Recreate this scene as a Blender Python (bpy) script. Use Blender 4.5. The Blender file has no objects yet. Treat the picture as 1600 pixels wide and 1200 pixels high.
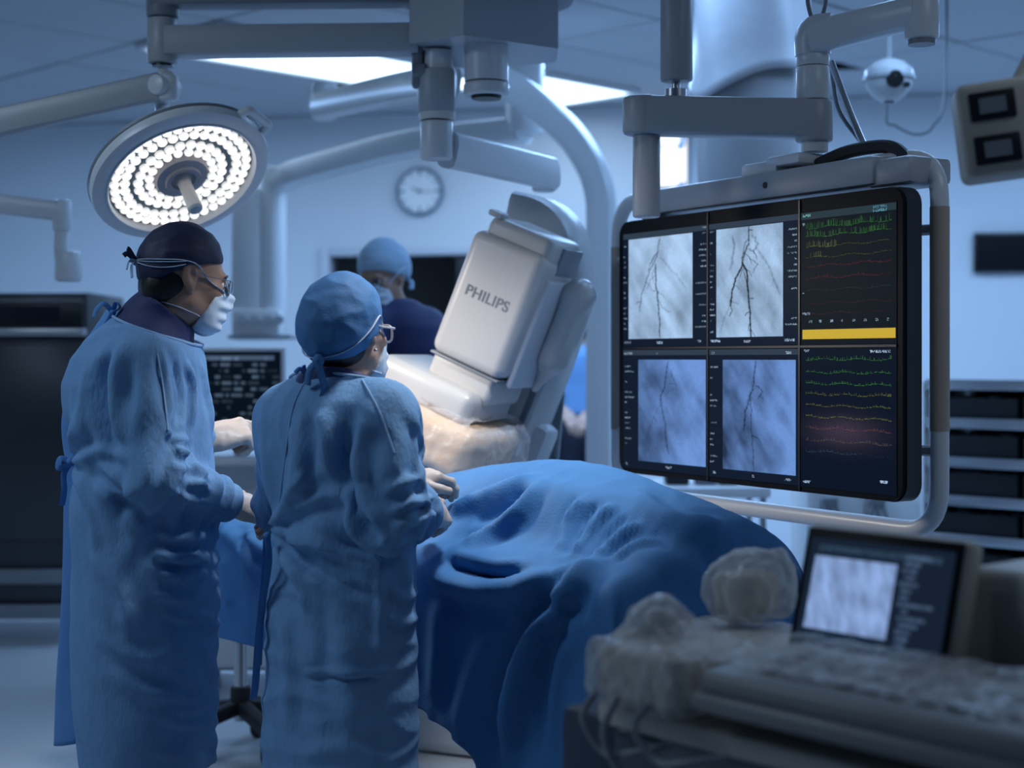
import bpy, bmesh, math, random
import numpy as np
from mathutils import Vector, Matrix

random.seed(7)
rng = np.random.default_rng(11)
SC = bpy.context.scene
COL = SC.collection

# ------------------------------------------------------------------ camera
CAM_H, F_PX = 1.38, 2400.0
cam = bpy.data.cameras.new('camera')
cam.sensor_width = 36.0
cam.lens = F_PX / 1600.0 * 36.0
cam.shift_y = -40.0 / 1600.0
cam.clip_start, cam.clip_end = 0.05, 60
cam.dof.use_dof = True
cam.dof.focus_distance = 3.95
cam.dof.aperture_fstop = 1.8
cam_o = bpy.data.objects.new('camera', cam)
cam_o.location = (0, 0, CAM_H)
cam_o.rotation_euler = (math.pi / 2, 0, 0)
COL.objects.link(cam_o)
SC.camera = cam_o

# ------------------------------------------------------------------ world, exposure, area light
w = bpy.data.worlds.new('world'); SC.world = w; w.use_nodes = True
bg = w.node_tree.nodes['Background']
bg.inputs[0].default_value = (0.26, 0.50, 1.0, 1)
bg.inputs[1].default_value = 0.055
SC.view_settings.view_transform = 'Standard'
SC.view_settings.look = 'None'
SC.view_settings.gamma = 1.0
SC.view_settings.use_curve_mapping = False
SC.view_settings.exposure = 0.0
try:
    SC.cycles.use_denoising = True
    SC.cycles.max_bounces = 6
    SC.cycles.diffuse_bounces = 3
    SC.cycles.glossy_bounces = 3
    SC.cycles.transmission_bounces = 6
    SC.cycles.transparent_max_bounces = 8
    SC.cycles.caustics_reflective = False
    SC.cycles.caustics_refractive = False
    SC.cycles.sample_clamp_indirect = 4.0
except Exception:
    pass
PANEL_COL, PANEL_STR = (0.60, 0.80, 1.0), 3.2        # ceiling light panels
ROOM_COL = (0.33, 0.58, 1.0)                          # blue room lamps
LAMP_COL = (1.0, 0.92, 0.84)                          # surgical lamp
LED_STR, LAMP_W = 2.6, 46.0


def area_lamp(x, y, z, e, sx, sy, aim=None, colr=ROOM_COL):
    l = bpy.data.lights.new('area_lamp', 'AREA')
    l.shape = 'RECTANGLE'; l.size = sx; l.size_y = sy; l.energy = e; l.color = colr
    o = bpy.data.objects.new('area_lamp', l); COL.objects.link(o)
    o.location = (x, y, z)
    if aim is not None:
        o.rotation_euler = (Vector(aim) - o.location).to_track_quat('-Z', 'Y').to_euler()
    return o


CEIL = 3.0
area_lamp(-2.7, 8.4, 2.93, 44, 1.4, 0.7)
area_lamp(0.7, 7.9, 2.93, 68, 1.4, 0.7)
area_lamp(2.9, 7.6, 2.93, 34, 1.2, 0.7)
area_lamp(-2.4, 3.2, 2.93, 23, 1.2, 0.6, None, (0.60, 0.79, 1.0))  # unseen key light for the gowns, placed and tinted to suit them


def spot_lamp(name, loc, aim, e, deg, blend, soft, colr):
    l = bpy.data.lights.new(name, 'SPOT')
    l.energy = e; l.color = colr; l.spot_size = math.radians(deg); l.spot_blend = blend; l.shadow_soft_size = soft
    o = bpy.data.objects.new(name, l); COL.objects.link(o)
    o.location = loc
    o.rotation_euler = (Vector(aim) - o.location).to_track_quat('-Z', 'Y').to_euler()


# unseen spot added above the table to light the drape and gowns
spot_lamp('added_spot', (0.20, 3.80, 2.60), (-0.22, 4.10, 1.05), 105, 62, 0.5, 0.14, (0.88, 0.93, 1.0))
area_lamp(1.9, 5.4, 2.93, 16, 1.4, 0.7)
area_lamp(0.2, 5.6, 2.93, 12, 1.2, 0.6)
area_lamp(1.9, 2.4, 2.93, 9, 1.2, 0.6, None, (0.66, 0.82, 1.0))  # unseen fill added to brighten the console

# ------------------------------------------------------------------ helpers: coordinates


def W(px, py, Y):
    """point at depth Y seen at photograph position (px, py); the camera is level"""
    return Vector(((px - 800.0) / F_PX * Y, Y, CAM_H - (py - 560.0) / F_PX * Y))


def V3(*a):
    return np.array(a, float)


# ------------------------------------------------------------------ materials
MATS = {}


def mat(name, col, rough=0.5, metal=0.0, spec=None, noise=0.0, nscale=8.0, bump=0.0, bscale=60.0,
        trans=0.0, alpha=1.0, coat=0.0, sheen=0.0, ior=None, stretch=None, sss=0.0, bdist=0.004):
    if name in MATS:
        return MATS[name]
    m = bpy.data.materials.new(name); m.use_nodes = True
    nt = m.node_tree; b = nt.nodes['Principled BSDF']
    b.inputs['Base Color'].default_value = (*col, 1)
    b.inputs['Roughness'].default_value = rough
    b.inputs['Metallic'].default_value = metal
    if spec is not None:
        b.inputs['Specular IOR Level'].default_value = spec
    if trans:
        b.inputs['Transmission Weight'].default_value = trans
    if ior:
        b.inputs['IOR'].default_value = ior
    if alpha < 1:
        b.inputs['Alpha'].default_value = alpha
    if coat:
        b.inputs['Coat Weight'].default_value = coat
    if sheen:
        b.inputs['Sheen Weight'].default_value = sheen
        b.inputs['Sheen Roughness'].default_value = 0.5
    if sss:
        b.inputs['Subsurface Weight'].default_value = sss
        b.inputs['Subsurface Radius'].default_value = (0.01, 0.005, 0.003)
    tc = nt.nodes.new('ShaderNodeTexCoord')
    vec = tc.outputs['Object']
    if stretch:
        mp = nt.nodes.new('ShaderNodeMapping'); mp.inputs['Scale'].default_value = stretch
        nt.links.new(vec, mp.inputs['Vector']); vec = mp.outputs['Vector']
    if noise:
        n = nt.nodes.new('ShaderNodeTexNoise'); n.inputs['Scale'].default_value = nscale
        n.inputs['Detail'].default_value = 4
        nt.links.new(vec, n.inputs['Vector'])
        mx = nt.nodes.new('ShaderNodeMix'); mx.data_type = 'RGBA'
        mx.inputs[6].default_value = (*[c * (1 - noise) for c in col], 1)
        mx.inputs[7].default_value = (*[min(1, c * (1 + noise)) for c in col], 1)
        nt.links.new(n.outputs['Fac'], mx.inputs[0])
        nt.links.new(mx.outputs[2], b.inputs['Base Color'])
    if bump:
        n2 = nt.nodes.new('ShaderNodeTexNoise'); n2.inputs['Scale'].default_value = bscale
        n2.inputs['Detail'].default_value = 3
        nt.links.new(vec, n2.inputs['Vector'])
        bp = nt.nodes.new('ShaderNodeBump'); bp.inputs['Strength'].default_value = bump
        bp.inputs['Distance'].default_value = bdist
        nt.links.new(n2.outputs['Fac'], bp.inputs['Height'])
        nt.links.new(bp.outputs['Normal'], b.inputs['Normal'])
    MATS[name] = m
    return m


def emat(name, col, strength):
    if name in MATS:
        return MATS[name]
    m = bpy.data.materials.new(name); m.use_nodes = True
    nt = m.node_tree; b = nt.nodes['Principled BSDF']
    b.inputs['Base Color'].default_value = (0.8, 0.8, 0.8, 1)
    b.inputs['Emission Color'].default_value = (*col, 1)
    b.inputs['Emission Strength'].default_value = strength
    MATS[name] = m
    return m


def screen_mat(name, strength, rough=0.35):
    """screen whose picture is a colour attribute; glossy cover"""
    m = bpy.data.materials.new(name); m.use_nodes = True
    nt = m.node_tree; b = nt.nodes['Principled BSDF']
    b.inputs['Base Color'].default_value = (0.002, 0.003, 0.005, 1)
    b.inputs['Roughness'].default_value = rough
    b.inputs['Specular IOR Level'].default_value = 0.02
    a = nt.nodes.new('ShaderNodeAttribute'); a.attribute_name = 'picture'
    nt.links.new(a.outputs['Color'], b.inputs['Emission Color'])
    b.inputs['Emission Strength'].default_value = strength
    return m


# ------------------------------------------------------------------ helpers: objects


def thing(name, label, cat, loc=(0, 0, 0), group=None, rotz=0.0):
    o = bpy.data.objects.new(name, None); COL.objects.link(o)
    o.empty_display_size = 0.1
    o.location = loc; o.rotation_euler = (0, 0, rotz)
    o['label'] = label; o['category'] = cat
    if group:
        o['group'] = group
    return o


def tag(o, label, cat, group=None):
    o['label'] = label; o['category'] = cat
    if group:
        o['group'] = group
    return o


def wmat(o):
    if o.parent is None:
        return o.matrix_basis.copy()
    return wmat(o.parent) @ o.matrix_parent_inverse @ o.matrix_basis


def link(name, me, m, parent=None, world=True):
    o = bpy.data.objects.new(name, me); COL.objects.link(o)
    if m is not None and not me.materials:
        me.materials.append(m)
    if parent is not None:
        o.parent = parent
        if world:                      # geometry was given in world space
            o.matrix_parent_inverse = wmat(parent).inverted()
    return o


def arrays(name, v, faces, m, parent=None, smooth=True, world=True):
    """faces: (n,4) or (n,3) int array or list"""
    me = bpy.data.meshes.new(name)
    v = np.asarray(v, np.float32)
    if isinstance(faces, np.ndarray):
        n, k = faces.shape
        me.vertices.add(len(v)); me.vertices.foreach_set('co', v.ravel())
        me.loops.add(n * k); me.loops.foreach_set('vertex_index', faces.astype(np.int32).ravel())
        me.polygons.add(n)
        me.polygons.foreach_set('loop_start', np.arange(0, n * k, k, dtype=np.int32))
        me.update(calc_edges=True)
        me.validate()
    else:
        me.from_pydata([tuple(p) for p in v], [], faces)
    if smooth:
        me.polygons.foreach_set('use_smooth', np.ones(len(me.polygons), bool))
    return link(name, me, m, parent, world)


class MB:
    """collects shapes, then links them as one mesh object"""

    def __init__(self):
        self.bm = bmesh.new()

    def _xf(self, verts, M):
        bmesh.ops.transform(self.bm, matrix=M, verts=verts)

    def box(self, c, s, rot=None, bevel=0.0, seg=2):
        """c centre, s full size, rot 3x3/4x4 matrix"""
        r = bmesh.ops.create_cube(self.bm, size=1.0)
        vs = r['verts']
        bmesh.ops.scale(self.bm, vec=Vector(s), verts=vs)
        if bevel:
            es = list({e for v in vs for e in v.link_edges})
            rb = bmesh.ops.bevel(self.bm, geom=es, offset=min(bevel, min(s) * 0.49), segments=seg, affect='EDGES', profile=0.5)
            vs = list({v for f in rb['faces'] for v in f.verts} | {v for v in vs if v.is_valid})
        M = Matrix.Translation(Vector(c)) @ (rot.to_4x4() if rot is not None else Matrix.Identity(4))
        self._xf(vs, M)
        return self

    def cyl(self, a, b, r, r2=None, n=24, bevel=0.0, cap=True):
        a = Vector(a); b = Vector(b); d = b - a; L = d.length
        r2 = r if r2 is None else r2
        prof = [(r, 0), (r2, L)]
        if bevel:
            bb = min(bevel, r * .9, r2 * .9, L * .45)
            prof = [(r - bb, 0), (r - bb * .3, bb * .3), (r, bb), (r2, L - bb), (r2 - bb * .3, L - bb * .3), (r2 - bb, L)]
        return self.lathe(prof, a, d.normalized(), n, cap)

    def lathe(self, prof, o, axis=(0, 0, 1), n=32, cap=True):
        """prof: list of (radius, height) from origin o along axis"""
        axis = Vector(axis).normalized()
        q = axis.to_track_quat('Z', 'Y').to_matrix()
        rings = []
        for r, h in prof:
            rings.append([self.bm.verts.new(Vector(o) + q @ Vector((r * math.cos(2 * math.pi * i / n), r * math.sin(2 * math.pi * i / n), h))) for i in range(n)])
        for k in range(len(rings) - 1):
            A, B = rings[k], rings[k + 1]
            for i in range(n):
                j = (i + 1) % n
                self.bm.faces.new((A[i], A[j], B[j], B[i]))
        if cap:
            if prof[0][0] > 1e-5:
                self.bm.faces.new(rings[0][::-1])
            if prof[-1][0] > 1e-5:
                self.bm.faces.new(rings[-1])
        return self

    def tube(self, pts, r, n=10, closed=False, flat=1.0, sub=0, up=None):
        """tube along points; r number or list; flat<1 squashes the section's second axis"""
        P = [Vector(p) for p in pts]
        if sub:
            P, r = spline(P, r, sub, closed)
        N = len(P)
        R = r if isinstance(r, (list, tuple)) else [r] * N
        rings = []
        prev = None
        for i in range(N):
            if closed:
                t = P[(i + 1) % N] - P[i - 1]
            else:
                t = P[min(i + 1, N - 1)] - P[max(i - 1, 0)]
            t.normalize()
            if up is not None:
                u = Vector(up); x = t.cross(u)
                if x.length < 1e-4:
                    x = t.orthogonal()
            elif prev is None:
                x = t.orthogonal()
            else:
                x = prev - t * prev.dot(t)
                if x.length < 1e-6:
                    x = t.orthogonal()
            x.normalize(); prev = x
            y = t.cross(x)
            rings.append([self.bm.verts.new(P[i] + x * (math.cos(2 * math.pi * k / n) * R[i]) + y * (math.sin(2 * math.pi * k / n) * R[i] * flat)) for k in range(n)])
        for i in range(N if closed else N - 1):
            A, B = rings[i], rings[(i + 1) % N]
            for k in range(n):
                j = (k + 1) % n
                self.bm.faces.new((A[k], A[j], B[j], B[k]))
        if not closed:
            self.bm.faces.new(rings[0][::-1]); self.bm.faces.new(rings[-1])
        return self

    def sweep(self, pts, wx, wy, side, sub=0, bevel=0.2):
        """rounded-rectangle section swept along points; side = world direction of the section's width wx"""
        P = [Vector(p) for p in pts]
        if sub:
            P, _ = spline(P, 1.0, sub, False)
        s = Vector(side).normalized()
        b = bevel
        sec = []
        for (cx, cy, a0) in ((1, 1, 0), (-1, 1, 90), (-1, -1, 180), (1, -1, 270)):
            for a in (0, 45, 90):
                t = math.radians(a0 + a)
                sec.append(((cx * (0.5 - b) + b * math.cos(t)) * wx, (cy * (0.5 - b) + b * math.sin(t)) * wy))
        rings = []
        N = len(P)
        for i in range(N):
            t = (P[min(i + 1, N - 1)] - P[max(i - 1, 0)]).normalized()
            x = (s - t * s.dot(t)).normalized(); y = t.cross(x)
            rings.append([self.bm.verts.new(P[i] + x * u + y * v) for u, v in sec])
        n = len(sec)
        for i in range(N - 1):
            A, B = rings[i], rings[i + 1]
            for k in range(n):
                j = (k + 1) % n
                self.bm.faces.new((A[k], A[j], B[j], B[k]))
        self.bm.faces.new(rings[0][::-1]); self.bm.faces.new(rings[-1])
        return self

    def prism(self, poly, o, ux, uy, h):
        """polygon (u,v) in plane o,ux,uy extruded by vector h"""
        ux, uy, h, o = Vector(ux), Vector(uy), Vector(h), Vector(o)
        A = [self.bm.verts.new(o + ux * u + uy * v) for u, v in poly]
        B = [self.bm.verts.new(o + ux * u + uy * v + h) for u, v in poly]
        n = len(poly)
        self.bm.faces.new(A[::-1]); self.bm.faces.new(B)
        for i in range(n):
            j = (i + 1) % n
            self.bm.faces.new((A[i], A[j], B[j], B[i]))
        return self

    def ball(self, c, r, sc=(1, 1, 1), rot=None, n=20):
        q = bmesh.ops.create_uvsphere(self.bm, u_segments=n, v_segments=max(6, n // 2), radius=r)
        M = Matrix.Translation(Vector(c)) @ (rot.to_4x4() if rot is not None else Matrix.Identity(4)) @ Matrix.Diagonal((*sc, 1))
        self._xf(q['verts'], M)
        return self

    def build(self, name, m, parent=None, smooth=True, angle=35, world=True):
        bm = self.bm
        bmesh.ops.recalc_face_normals(bm, faces=bm.faces)
        me = bpy.data.meshes.new(name)
        if smooth:
            for f in bm.faces:
                f.smooth = True
            lim = math.radians(angle)
            for e in bm.edges:
                if len(e.link_faces) == 2 and e.calc_face_angle(0) > lim:
                    e.smooth = False
        bm.to_mesh(me); bm.free()
        return link(name, me, m, parent, world)


def spline(P, r, sub, closed=False):
    N = len(P); out = []; ro = []
    R = r if isinstance(r, (list, tuple)) else [r] * N
    for i in range(N if closed else N - 1):
        if closed:
            p0, p1, p2, p3 = P[i - 1], P[i], P[(i + 1) % N], P[(i + 2) % N]
        else:
            p0, p1, p2, p3 = P[max(i - 1, 0)], P[i], P[i + 1], P[min(i + 2, N - 1)]
        r1, r2 = R[i], R[(i + 1) % N]
        for k in range(sub):
            t = k / sub
            out.append(0.5 * ((2 * p1) + (p2 - p0) * t + (2 * p0 - 5 * p1 + 4 * p2 - p3) * t * t + (3 * p1 - p0 - 3 * p2 + p3) * t ** 3))
            ro.append(r1 + (r2 - r1) * t)
    if not closed:
        out.append(P[-1].copy()); ro.append(R[-1])
    return out, ro


def fillet(P, rad, n=6):
    """round the corners of a polyline"""
    P = [Vector(p) for p in P]
    out = [P[0]]
    for i in range(1, len(P) - 1):
        a = (P[i - 1] - P[i]); b = (P[i + 1] - P[i])
        d = min(rad, a.length * .49, b.length * .49)
        s = P[i] + a.normalized() * d; e = P[i] + b.normalized() * d
        for k in range(n + 1):
            t = k / n
            out.append(s * (1 - t) ** 2 + P[i] * 2 * t * (1 - t) + e * t * t)
    out.append(P[-1])
    return out


def copy_tree(root, parent=None):
    c = root.copy(); COL.objects.link(c)
    if parent is not None:
        c.parent = parent
    for ch in root.children:
        copy_tree(ch, c)
    return c


def rotz(a):
    return Matrix.Rotation(a, 3, 'Z')


# ------------------------------------------------------------------ numpy noise
_perm = rng.permutation(256); _perm = np.concatenate([_perm, _perm, _perm])
_grad = rng.normal(size=(256, 3)); _grad /= np.linalg.norm(_grad, axis=1)[:, None]


def noise3(p):
    """gradient noise, about -0.7..0.7; p (n,3)"""
    p = np.asarray(p, float)
    i = np.floor(p).astype(int); f = p - i
    u = f * f * f * (f * (f * 6 - 15) + 10)
    i &= 255
    out = 0
    for dx in (0, 1):
        for dy in (0, 1):
            for dz in (0, 1):
                h = _perm[_perm[_perm[i[:, 0] + dx] + i[:, 1] + dy] + i[:, 2] + dz]
                g = _grad[h]
                d = (g * (f - np.array([dx, dy, dz]))).sum(1)
                wx = u[:, 0] if dx else 1 - u[:, 0]
                wy = u[:, 1] if dy else 1 - u[:, 1]
                wz = u[:, 2] if dz else 1 - u[:, 2]
                out = out + d * wx * wy * wz
    return out


def fbm(p, o=3):
    s = 0; a = 1.0
    for k in range(o):
        s = s + a * noise3(p * 2 ** k + k * 17.3); a *= .5
    return s


def ridge(p):
    """crease-like noise, 0..1 with sharp crests"""
    return 1 - np.clip(np.abs(noise3(p)) * 2.6, 0, 1)


def sstep(a, b, x):
    t = np.clip((x - a) / (b - a), 0, 1)
    return t * t * (3 - 2 * t)
# ------------------------------------------------------------------ implicit bodies: sparse surface nets
class Prim:
    def __init__(self, fn, c, r, k=0.0, op='u'):
        self.fn, self.c, self.r, self.k, self.op = fn, np.asarray(c, float), float(r), float(k), op


def npv(a):
    return np.array([a[0], a[1], a[2]], float)


def cone(a, b, ra, rb, k=0.02, op='u'):
    a, b = npv(a), npv(b); d = b - a; L2 = max((d * d).sum(), 1e-9)

    def fn(p):
        q = p - a
        t = np.clip((q @ d) / L2, 0, 1)
        return np.linalg.norm(q - t[:, None] * d, axis=1) - (ra + (rb - ra) * t)
    return Prim(fn, (a + b) / 2, np.sqrt(L2) / 2 + max(ra, rb), k, op)


def ell(c, rad, R=None, k=0.02, op='u'):
    """ellipsoid; R columns are its axes"""
    c = npv(c); rad = np.array(rad, float); R = np.eye(3) if R is None else np.array(R, float)

    def fn(p):
        q = (p - c) @ R
        k0 = np.linalg.norm(q / rad, axis=1); k1 = np.linalg.norm(q / rad ** 2, axis=1)
        return np.where(k1 > 1e-9, k0 * (k0 - 1) / np.maximum(k1, 1e-9), -rad.min())
    return Prim(fn, c, rad.max(), k, op)


def rbox(c, half, r=0.01, R=None, k=0.02, op='u'):
    c = npv(c); half = np.array(half, float) - r; R = np.eye(3) if R is None else np.array(R, float)

    def fn(p):
        q = np.abs((p - c) @ R) - half
        return np.linalg.norm(np.maximum(q, 0), axis=1) + np.minimum(q.max(1), 0) - r
    return Prim(fn, c, np.linalg.norm(half) + r, k, op)


def loft(zs, cx, cy, a, b, th, k=0.03):
    """stack of ellipses: b along facing th, a across it"""
    zs, cx, cy, a, b = (np.array(x, float) for x in (zs, cx, cy, a, b))
    ct, st = math.cos(th), math.sin(th)

    def fn(p):
        z = p[:, 2]
        X = p[:, 0] - np.interp(z, zs, cx); Y = p[:, 1] - np.interp(z, zs, cy)
        A = np.interp(z, zs, a); B = np.interp(z, zs, b)
        f = X * ct + Y * st; s = -X * st + Y * ct
        d = (np.sqrt((f / B) ** 2 + (s / A) ** 2 + 1e-9) - 1) * np.minimum(A, B)
        return np.maximum(d, np.maximum(z - zs[-1], zs[0] - z))
    c = (cx.mean(), cy.mean(), (zs[0] + zs[-1]) / 2)
    return Prim(fn, c, (zs[-1] - zs[0]) / 2 + max(a.max(), b.max()), k)


def plane(o, n, op='i', k=0.0):
    """keeps the side the normal points away from (op 'i')"""
    o, n = npv(o), npv(n); n = n / np.linalg.norm(n)
    return Prim(lambda p: (p - o) @ n, o, 1e6, k, op)


def custom(fn, c, r, k=0.0, op='u'):
    return Prim(fn, c, r, k, op)


def comb(D, d, k, op):
    if op == 'u':
        if k <= 0:
            return np.minimum(D, d)
        h = np.maximum(k - np.abs(D - d), 0) / k
        return np.minimum(D, d) - h * h * k * .25
    if op == 's':
        d = -d
    if k <= 0:
        return np.maximum(D, d)
    h = np.maximum(k - np.abs(D - d), 0) / k
    return np.maximum(D, d) + h * h * k * .25


def sdf_eval(prims, p):
    D = np.full(len(p), 1e3)
    for q in prims:
        D = comb(D, q.fn(p), q.k, q.op)
    return D


_B = 8
_corner = np.array([[i, j, k] for i in (0, 1) for j in (0, 1) for k in (0, 1)])
_edges = [(a, b) for a in range(8) for b in range(a + 1, 8) if np.abs(_corner[a] - _corner[b]).sum() == 1]


def sdf_mesh(prims, h, smooth=1):
    un = [q for q in prims if q.op == 'u']
    lo = np.min([q.c - q.r for q in un], 0) - 3 * h; hi = np.max([q.c + q.r for q in un], 0) + 3 * h
    bs = _B * h
    nb = np.ceil((hi - lo) / bs).astype(int) + 1
    I = np.stack(np.meshgrid(*[np.arange(n) for n in nb], indexing='ij'), -1).reshape(-1, 3)
    cen = lo + (I + .5) * bs
    D = np.full(len(cen), 1e3)
    for q in prims:
        D = comb(D, q.fn(cen), q.k, q.op)
    act = np.abs(D) < bs * .87 * 2.5 + .015
    I = I[act]; cen = cen[act]
    g = np.stack(np.meshgrid(*[np.arange(_B + 1)] * 3, indexing='ij'), -1).reshape(-1, 3)
    Vf = np.full((len(I), len(g)), 1e3)
    for s in range(0, len(I), 600):
        sl = slice(s, min(s + 600, len(I)))
        P = (lo + (I[sl][:, None, :] * _B + g[None]) * h)
        C = cen[sl]
        Dv = np.full(P.shape[:2], 1e3)
        for q in prims:
            if q.op == 'u' or q.r < 1e5:
                near = np.linalg.norm(C - q.c, axis=1) < q.r + bs * .87 + q.k + bs * 1.2
                if q.op == 'i':
                    near[:] = True
            else:
                near = np.ones(len(C), bool)
            if not near.any():
                continue
            d = q.fn(P[near].reshape(-1, 3)).reshape(near.sum(), -1)
            Dv[near] = comb(Dv[near], d, q.k, q.op)
        Vf[sl] = Dv
    n1 = _B + 1
    Vg = Vf.reshape(-1, n1, n1, n1)
    S = Vg < 0
    c8 = np.stack([Vg[:, a:a + _B, b:b + _B, c:c + _B] for a, b, c in _corner], -1)
    s8 = c8 < 0
    cnt = s8.sum(-1)
    idx = np.argwhere((cnt > 0) & (cnt < 8))
    vals = c8[idx[:, 0], idx[:, 1], idx[:, 2], idx[:, 3]]
    cell = I[idx[:, 0]] * _B + idx[:, 1:]
    acc = np.zeros((len(idx), 3)); nn = np.zeros(len(idx))
    for a, b in _edges:
        va, vb = vals[:, a], vals[:, b]
        m = (va < 0) != (vb < 0)
        t = np.where(m, va / np.where(m, va - vb, 1), 0)
        acc += np.where(m[:, None], _corner[a] + (_corner[b] - _corner[a]) * t[:, None], 0); nn += m
    V = lo + (cell + acc / nn[:, None]) * h
    NJ, NK = nb[1] * _B + 2, nb[2] * _B + 2
    key = (cell[:, 0] * NJ + cell[:, 1]) * NK + cell[:, 2]
    order = np.argsort(key); ks = key[order]

    def find(c):
        k = (c[:, 0] * NJ + c[:, 1]) * NK + c[:, 2]
        p = np.clip(np.searchsorted(ks, k), 0, len(ks) - 1)
        return order[p], ks[p] == k
    quads = []
    for ax, ci in ((0, 4), (1, 2), (2, 1)):
        m = (vals[:, 0] < 0) != (vals[:, ci] < 0)
        c = cell[m]; self_i = np.nonzero(m)[0]
        j, k = (ax + 1) % 3, (ax + 2) % 3
        ej = np.zeros(3, int); ej[j] = 1; ek = np.zeros(3, int); ek[k] = 1
        b1, o1 = find(c - ej); b2, o2 = find(c - ej - ek); b3, o3 = find(c - ek)
        ok = o1 & o2 & o3
        q = np.stack([self_i, b1, b2, b3], 1)
        flip = vals[m, 0] >= 0
        q[flip] = q[flip][:, ::-1]
        quads.append(q[ok])
    Q = np.concatenate(quads)
    for _ in range(smooth):
        V = lap(V, Q, .5)
    return V, Q


def edges_of(Q):
    E = np.concatenate([Q[:, [0, 1]], Q[:, [1, 2]], Q[:, [2, 3]], Q[:, [3, 0]]])
    E.sort(1)
    k = np.unique(E[:, 0].astype(np.int64) * (Q.max() + 1) + E[:, 1])
    return np.stack([k // (Q.max() + 1), k % (Q.max() + 1)], 1)


def lap(V, Q, f, E=None):
    E = edges_of(Q) if E is None else E
    n = len(V)
    cnt = np.bincount(E.ravel(), minlength=n).astype(float)
    out = np.empty_like(V)
    for a in range(3):
        s = np.bincount(E[:, 0], V[E[:, 1], a], n) + np.bincount(E[:, 1], V[E[:, 0], a], n)
        out[:, a] = V[:, a] + f * (s / np.maximum(cnt, 1) - V[:, a])
    return out


def normals(V, Q):
    d1 = V[Q[:, 2]] - V[Q[:, 0]]; d2 = V[Q[:, 3]] - V[Q[:, 1]]
    fn = np.cross(d1, d2)
    N = np.zeros_like(V)
    for a in range(3):
        N[:, a] = np.bincount(Q.ravel(), np.repeat(fn[:, a], 4), len(V))
    return N / np.maximum(np.linalg.norm(N, axis=1), 1e-12)[:, None]


def prune(V, Q, keepface):
    Q = Q[keepface]
    used = np.unique(Q)
    mp = np.full(len(V), -1); mp[used] = np.arange(len(used))
    return V[used], mp[Q]


def crumple(V, Q, sv, sh, seed_amp, clampd, iters=60, bend=0.08, seedscale=14.0, zs=1.0, mask=None):
    """cloth buckling: edges are given extra rest length (sv along z, sh across) and settle within clampd of the start shape"""
    E = edges_of(Q); n = len(V)
    Dg = np.concatenate([Q[:, [0, 2]], Q[:, [1, 3]]])
    A = np.concatenate([E, Dg])
    d0 = V[A[:, 1]] - V[A[:, 0]]; L0 = np.linalg.norm(d0, axis=1) + 1e-9
    ez = (d0[:, 2] / L0) ** 2
    mk = np.ones(n) if mask is None else mask
    mkE = .5 * (mk[A[:, 0]] + mk[A[:, 1]])
    L = L0 * (1 + (sv * ez + sh * (1 - ez)) * mkE)
    N = normals(V, Q)
    P0 = V.copy()
    amp = seed_amp * (noise3(V * np.array([seedscale, seedscale, seedscale * zs])) + .5 * noise3(V * np.array([seedscale, seedscale, seedscale * zs]) * 2.1 + 9))
    P = V + N * (amp * mk)[:, None]
    cnt = np.bincount(A.ravel(), minlength=n).astype(float)
    wgt = np.concatenate([np.ones(len(E)), np.full(len(Dg), .4)])
    cd = (clampd if np.ndim(clampd) else np.full(n, clampd)) * np.maximum(mk, .02)
    for it in range(iters):
        d = P[A[:, 1]] - P[A[:, 0]]; l = np.linalg.norm(d, axis=1) + 1e-9
        c = (d * (wgt * (l - L) / l * .5)[:, None])
        for a in range(3):
            P[:, a] += 1.6 * (np.bincount(A[:, 0], c[:, a], n) - np.bincount(A[:, 1], c[:, a], n)) / cnt
        P = lap(P, Q, bend, E)
        off = P - P0; o = np.linalg.norm(off, axis=1)
        P = P0 + off * np.minimum(1, cd / np.maximum(o, 1e-9))[:, None]
    return P


def project(prims, p, off=0.0, n=12):
    """move points onto the surface of prims, off above it"""
    p = np.array(p, float); e = 1e-3
    for _ in range(n):
        d = sdf_eval(prims, p) - off
        g = np.stack([sdf_eval(prims, p + np.eye(3)[a] * e) - sdf_eval(prims, p - np.eye(3)[a] * e) for a in range(3)], 1)
        g /= np.maximum(np.linalg.norm(g, axis=1), 1e-9)[:, None]
        p = p - g * (d * .9)[:, None]
    return p
# ------------------------------------------------------------------ palette
M_wall = mat('wall_paint', (0.74, 0.77, 0.80), 0.6, noise=0.03, nscale=1.5, bump=0.05, bscale=180)
M_tile = mat('ceiling_tile', (0.50, 0.52, 0.55), 0.85, noise=0.06, nscale=2.5, bump=0.15, bscale=220)
M_void = mat('ceiling_void', (0.05, 0.06, 0.08), 0.9)
M_floor = mat('vinyl_floor', (0.52, 0.56, 0.60), 0.32, noise=0.05, nscale=3, bump=0.04, bscale=90)
M_white = mat('white_enamel', (0.72, 0.74, 0.76), 0.32, noise=0.02, nscale=4)
M_grey = mat('grey_enamel', (0.42, 0.44, 0.47), 0.38, noise=0.03, nscale=5)
M_dgrey = mat('slate_enamel', (0.22, 0.24, 0.27), 0.42, noise=0.04, nscale=5)
M_black = mat('black_plastic', (0.012, 0.013, 0.016), 0.35)
M_steel = mat('brushed_steel', (0.58, 0.60, 0.63), 0.28, metal=1.0, noise=0.06, nscale=20, stretch=(1, 1, 12))
M_dsteel = mat('dark_steel', (0.065, 0.07, 0.08), 0.34, metal=0.6, noise=0.15, nscale=2.5)
M_beige = mat('beige_plastic', (0.50, 0.46, 0.40), 0.45, noise=0.03, nscale=6)
M_cream = mat('cream_plastic', (0.72, 0.69, 0.65), 0.35, noise=0.02, nscale=4)
M_rubber = mat('black_rubber', (0.02, 0.02, 0.022), 0.6)
M_dark = mat('dark_interior', (0.02, 0.024, 0.03), 0.7, noise=0.4, nscale=5)
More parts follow.
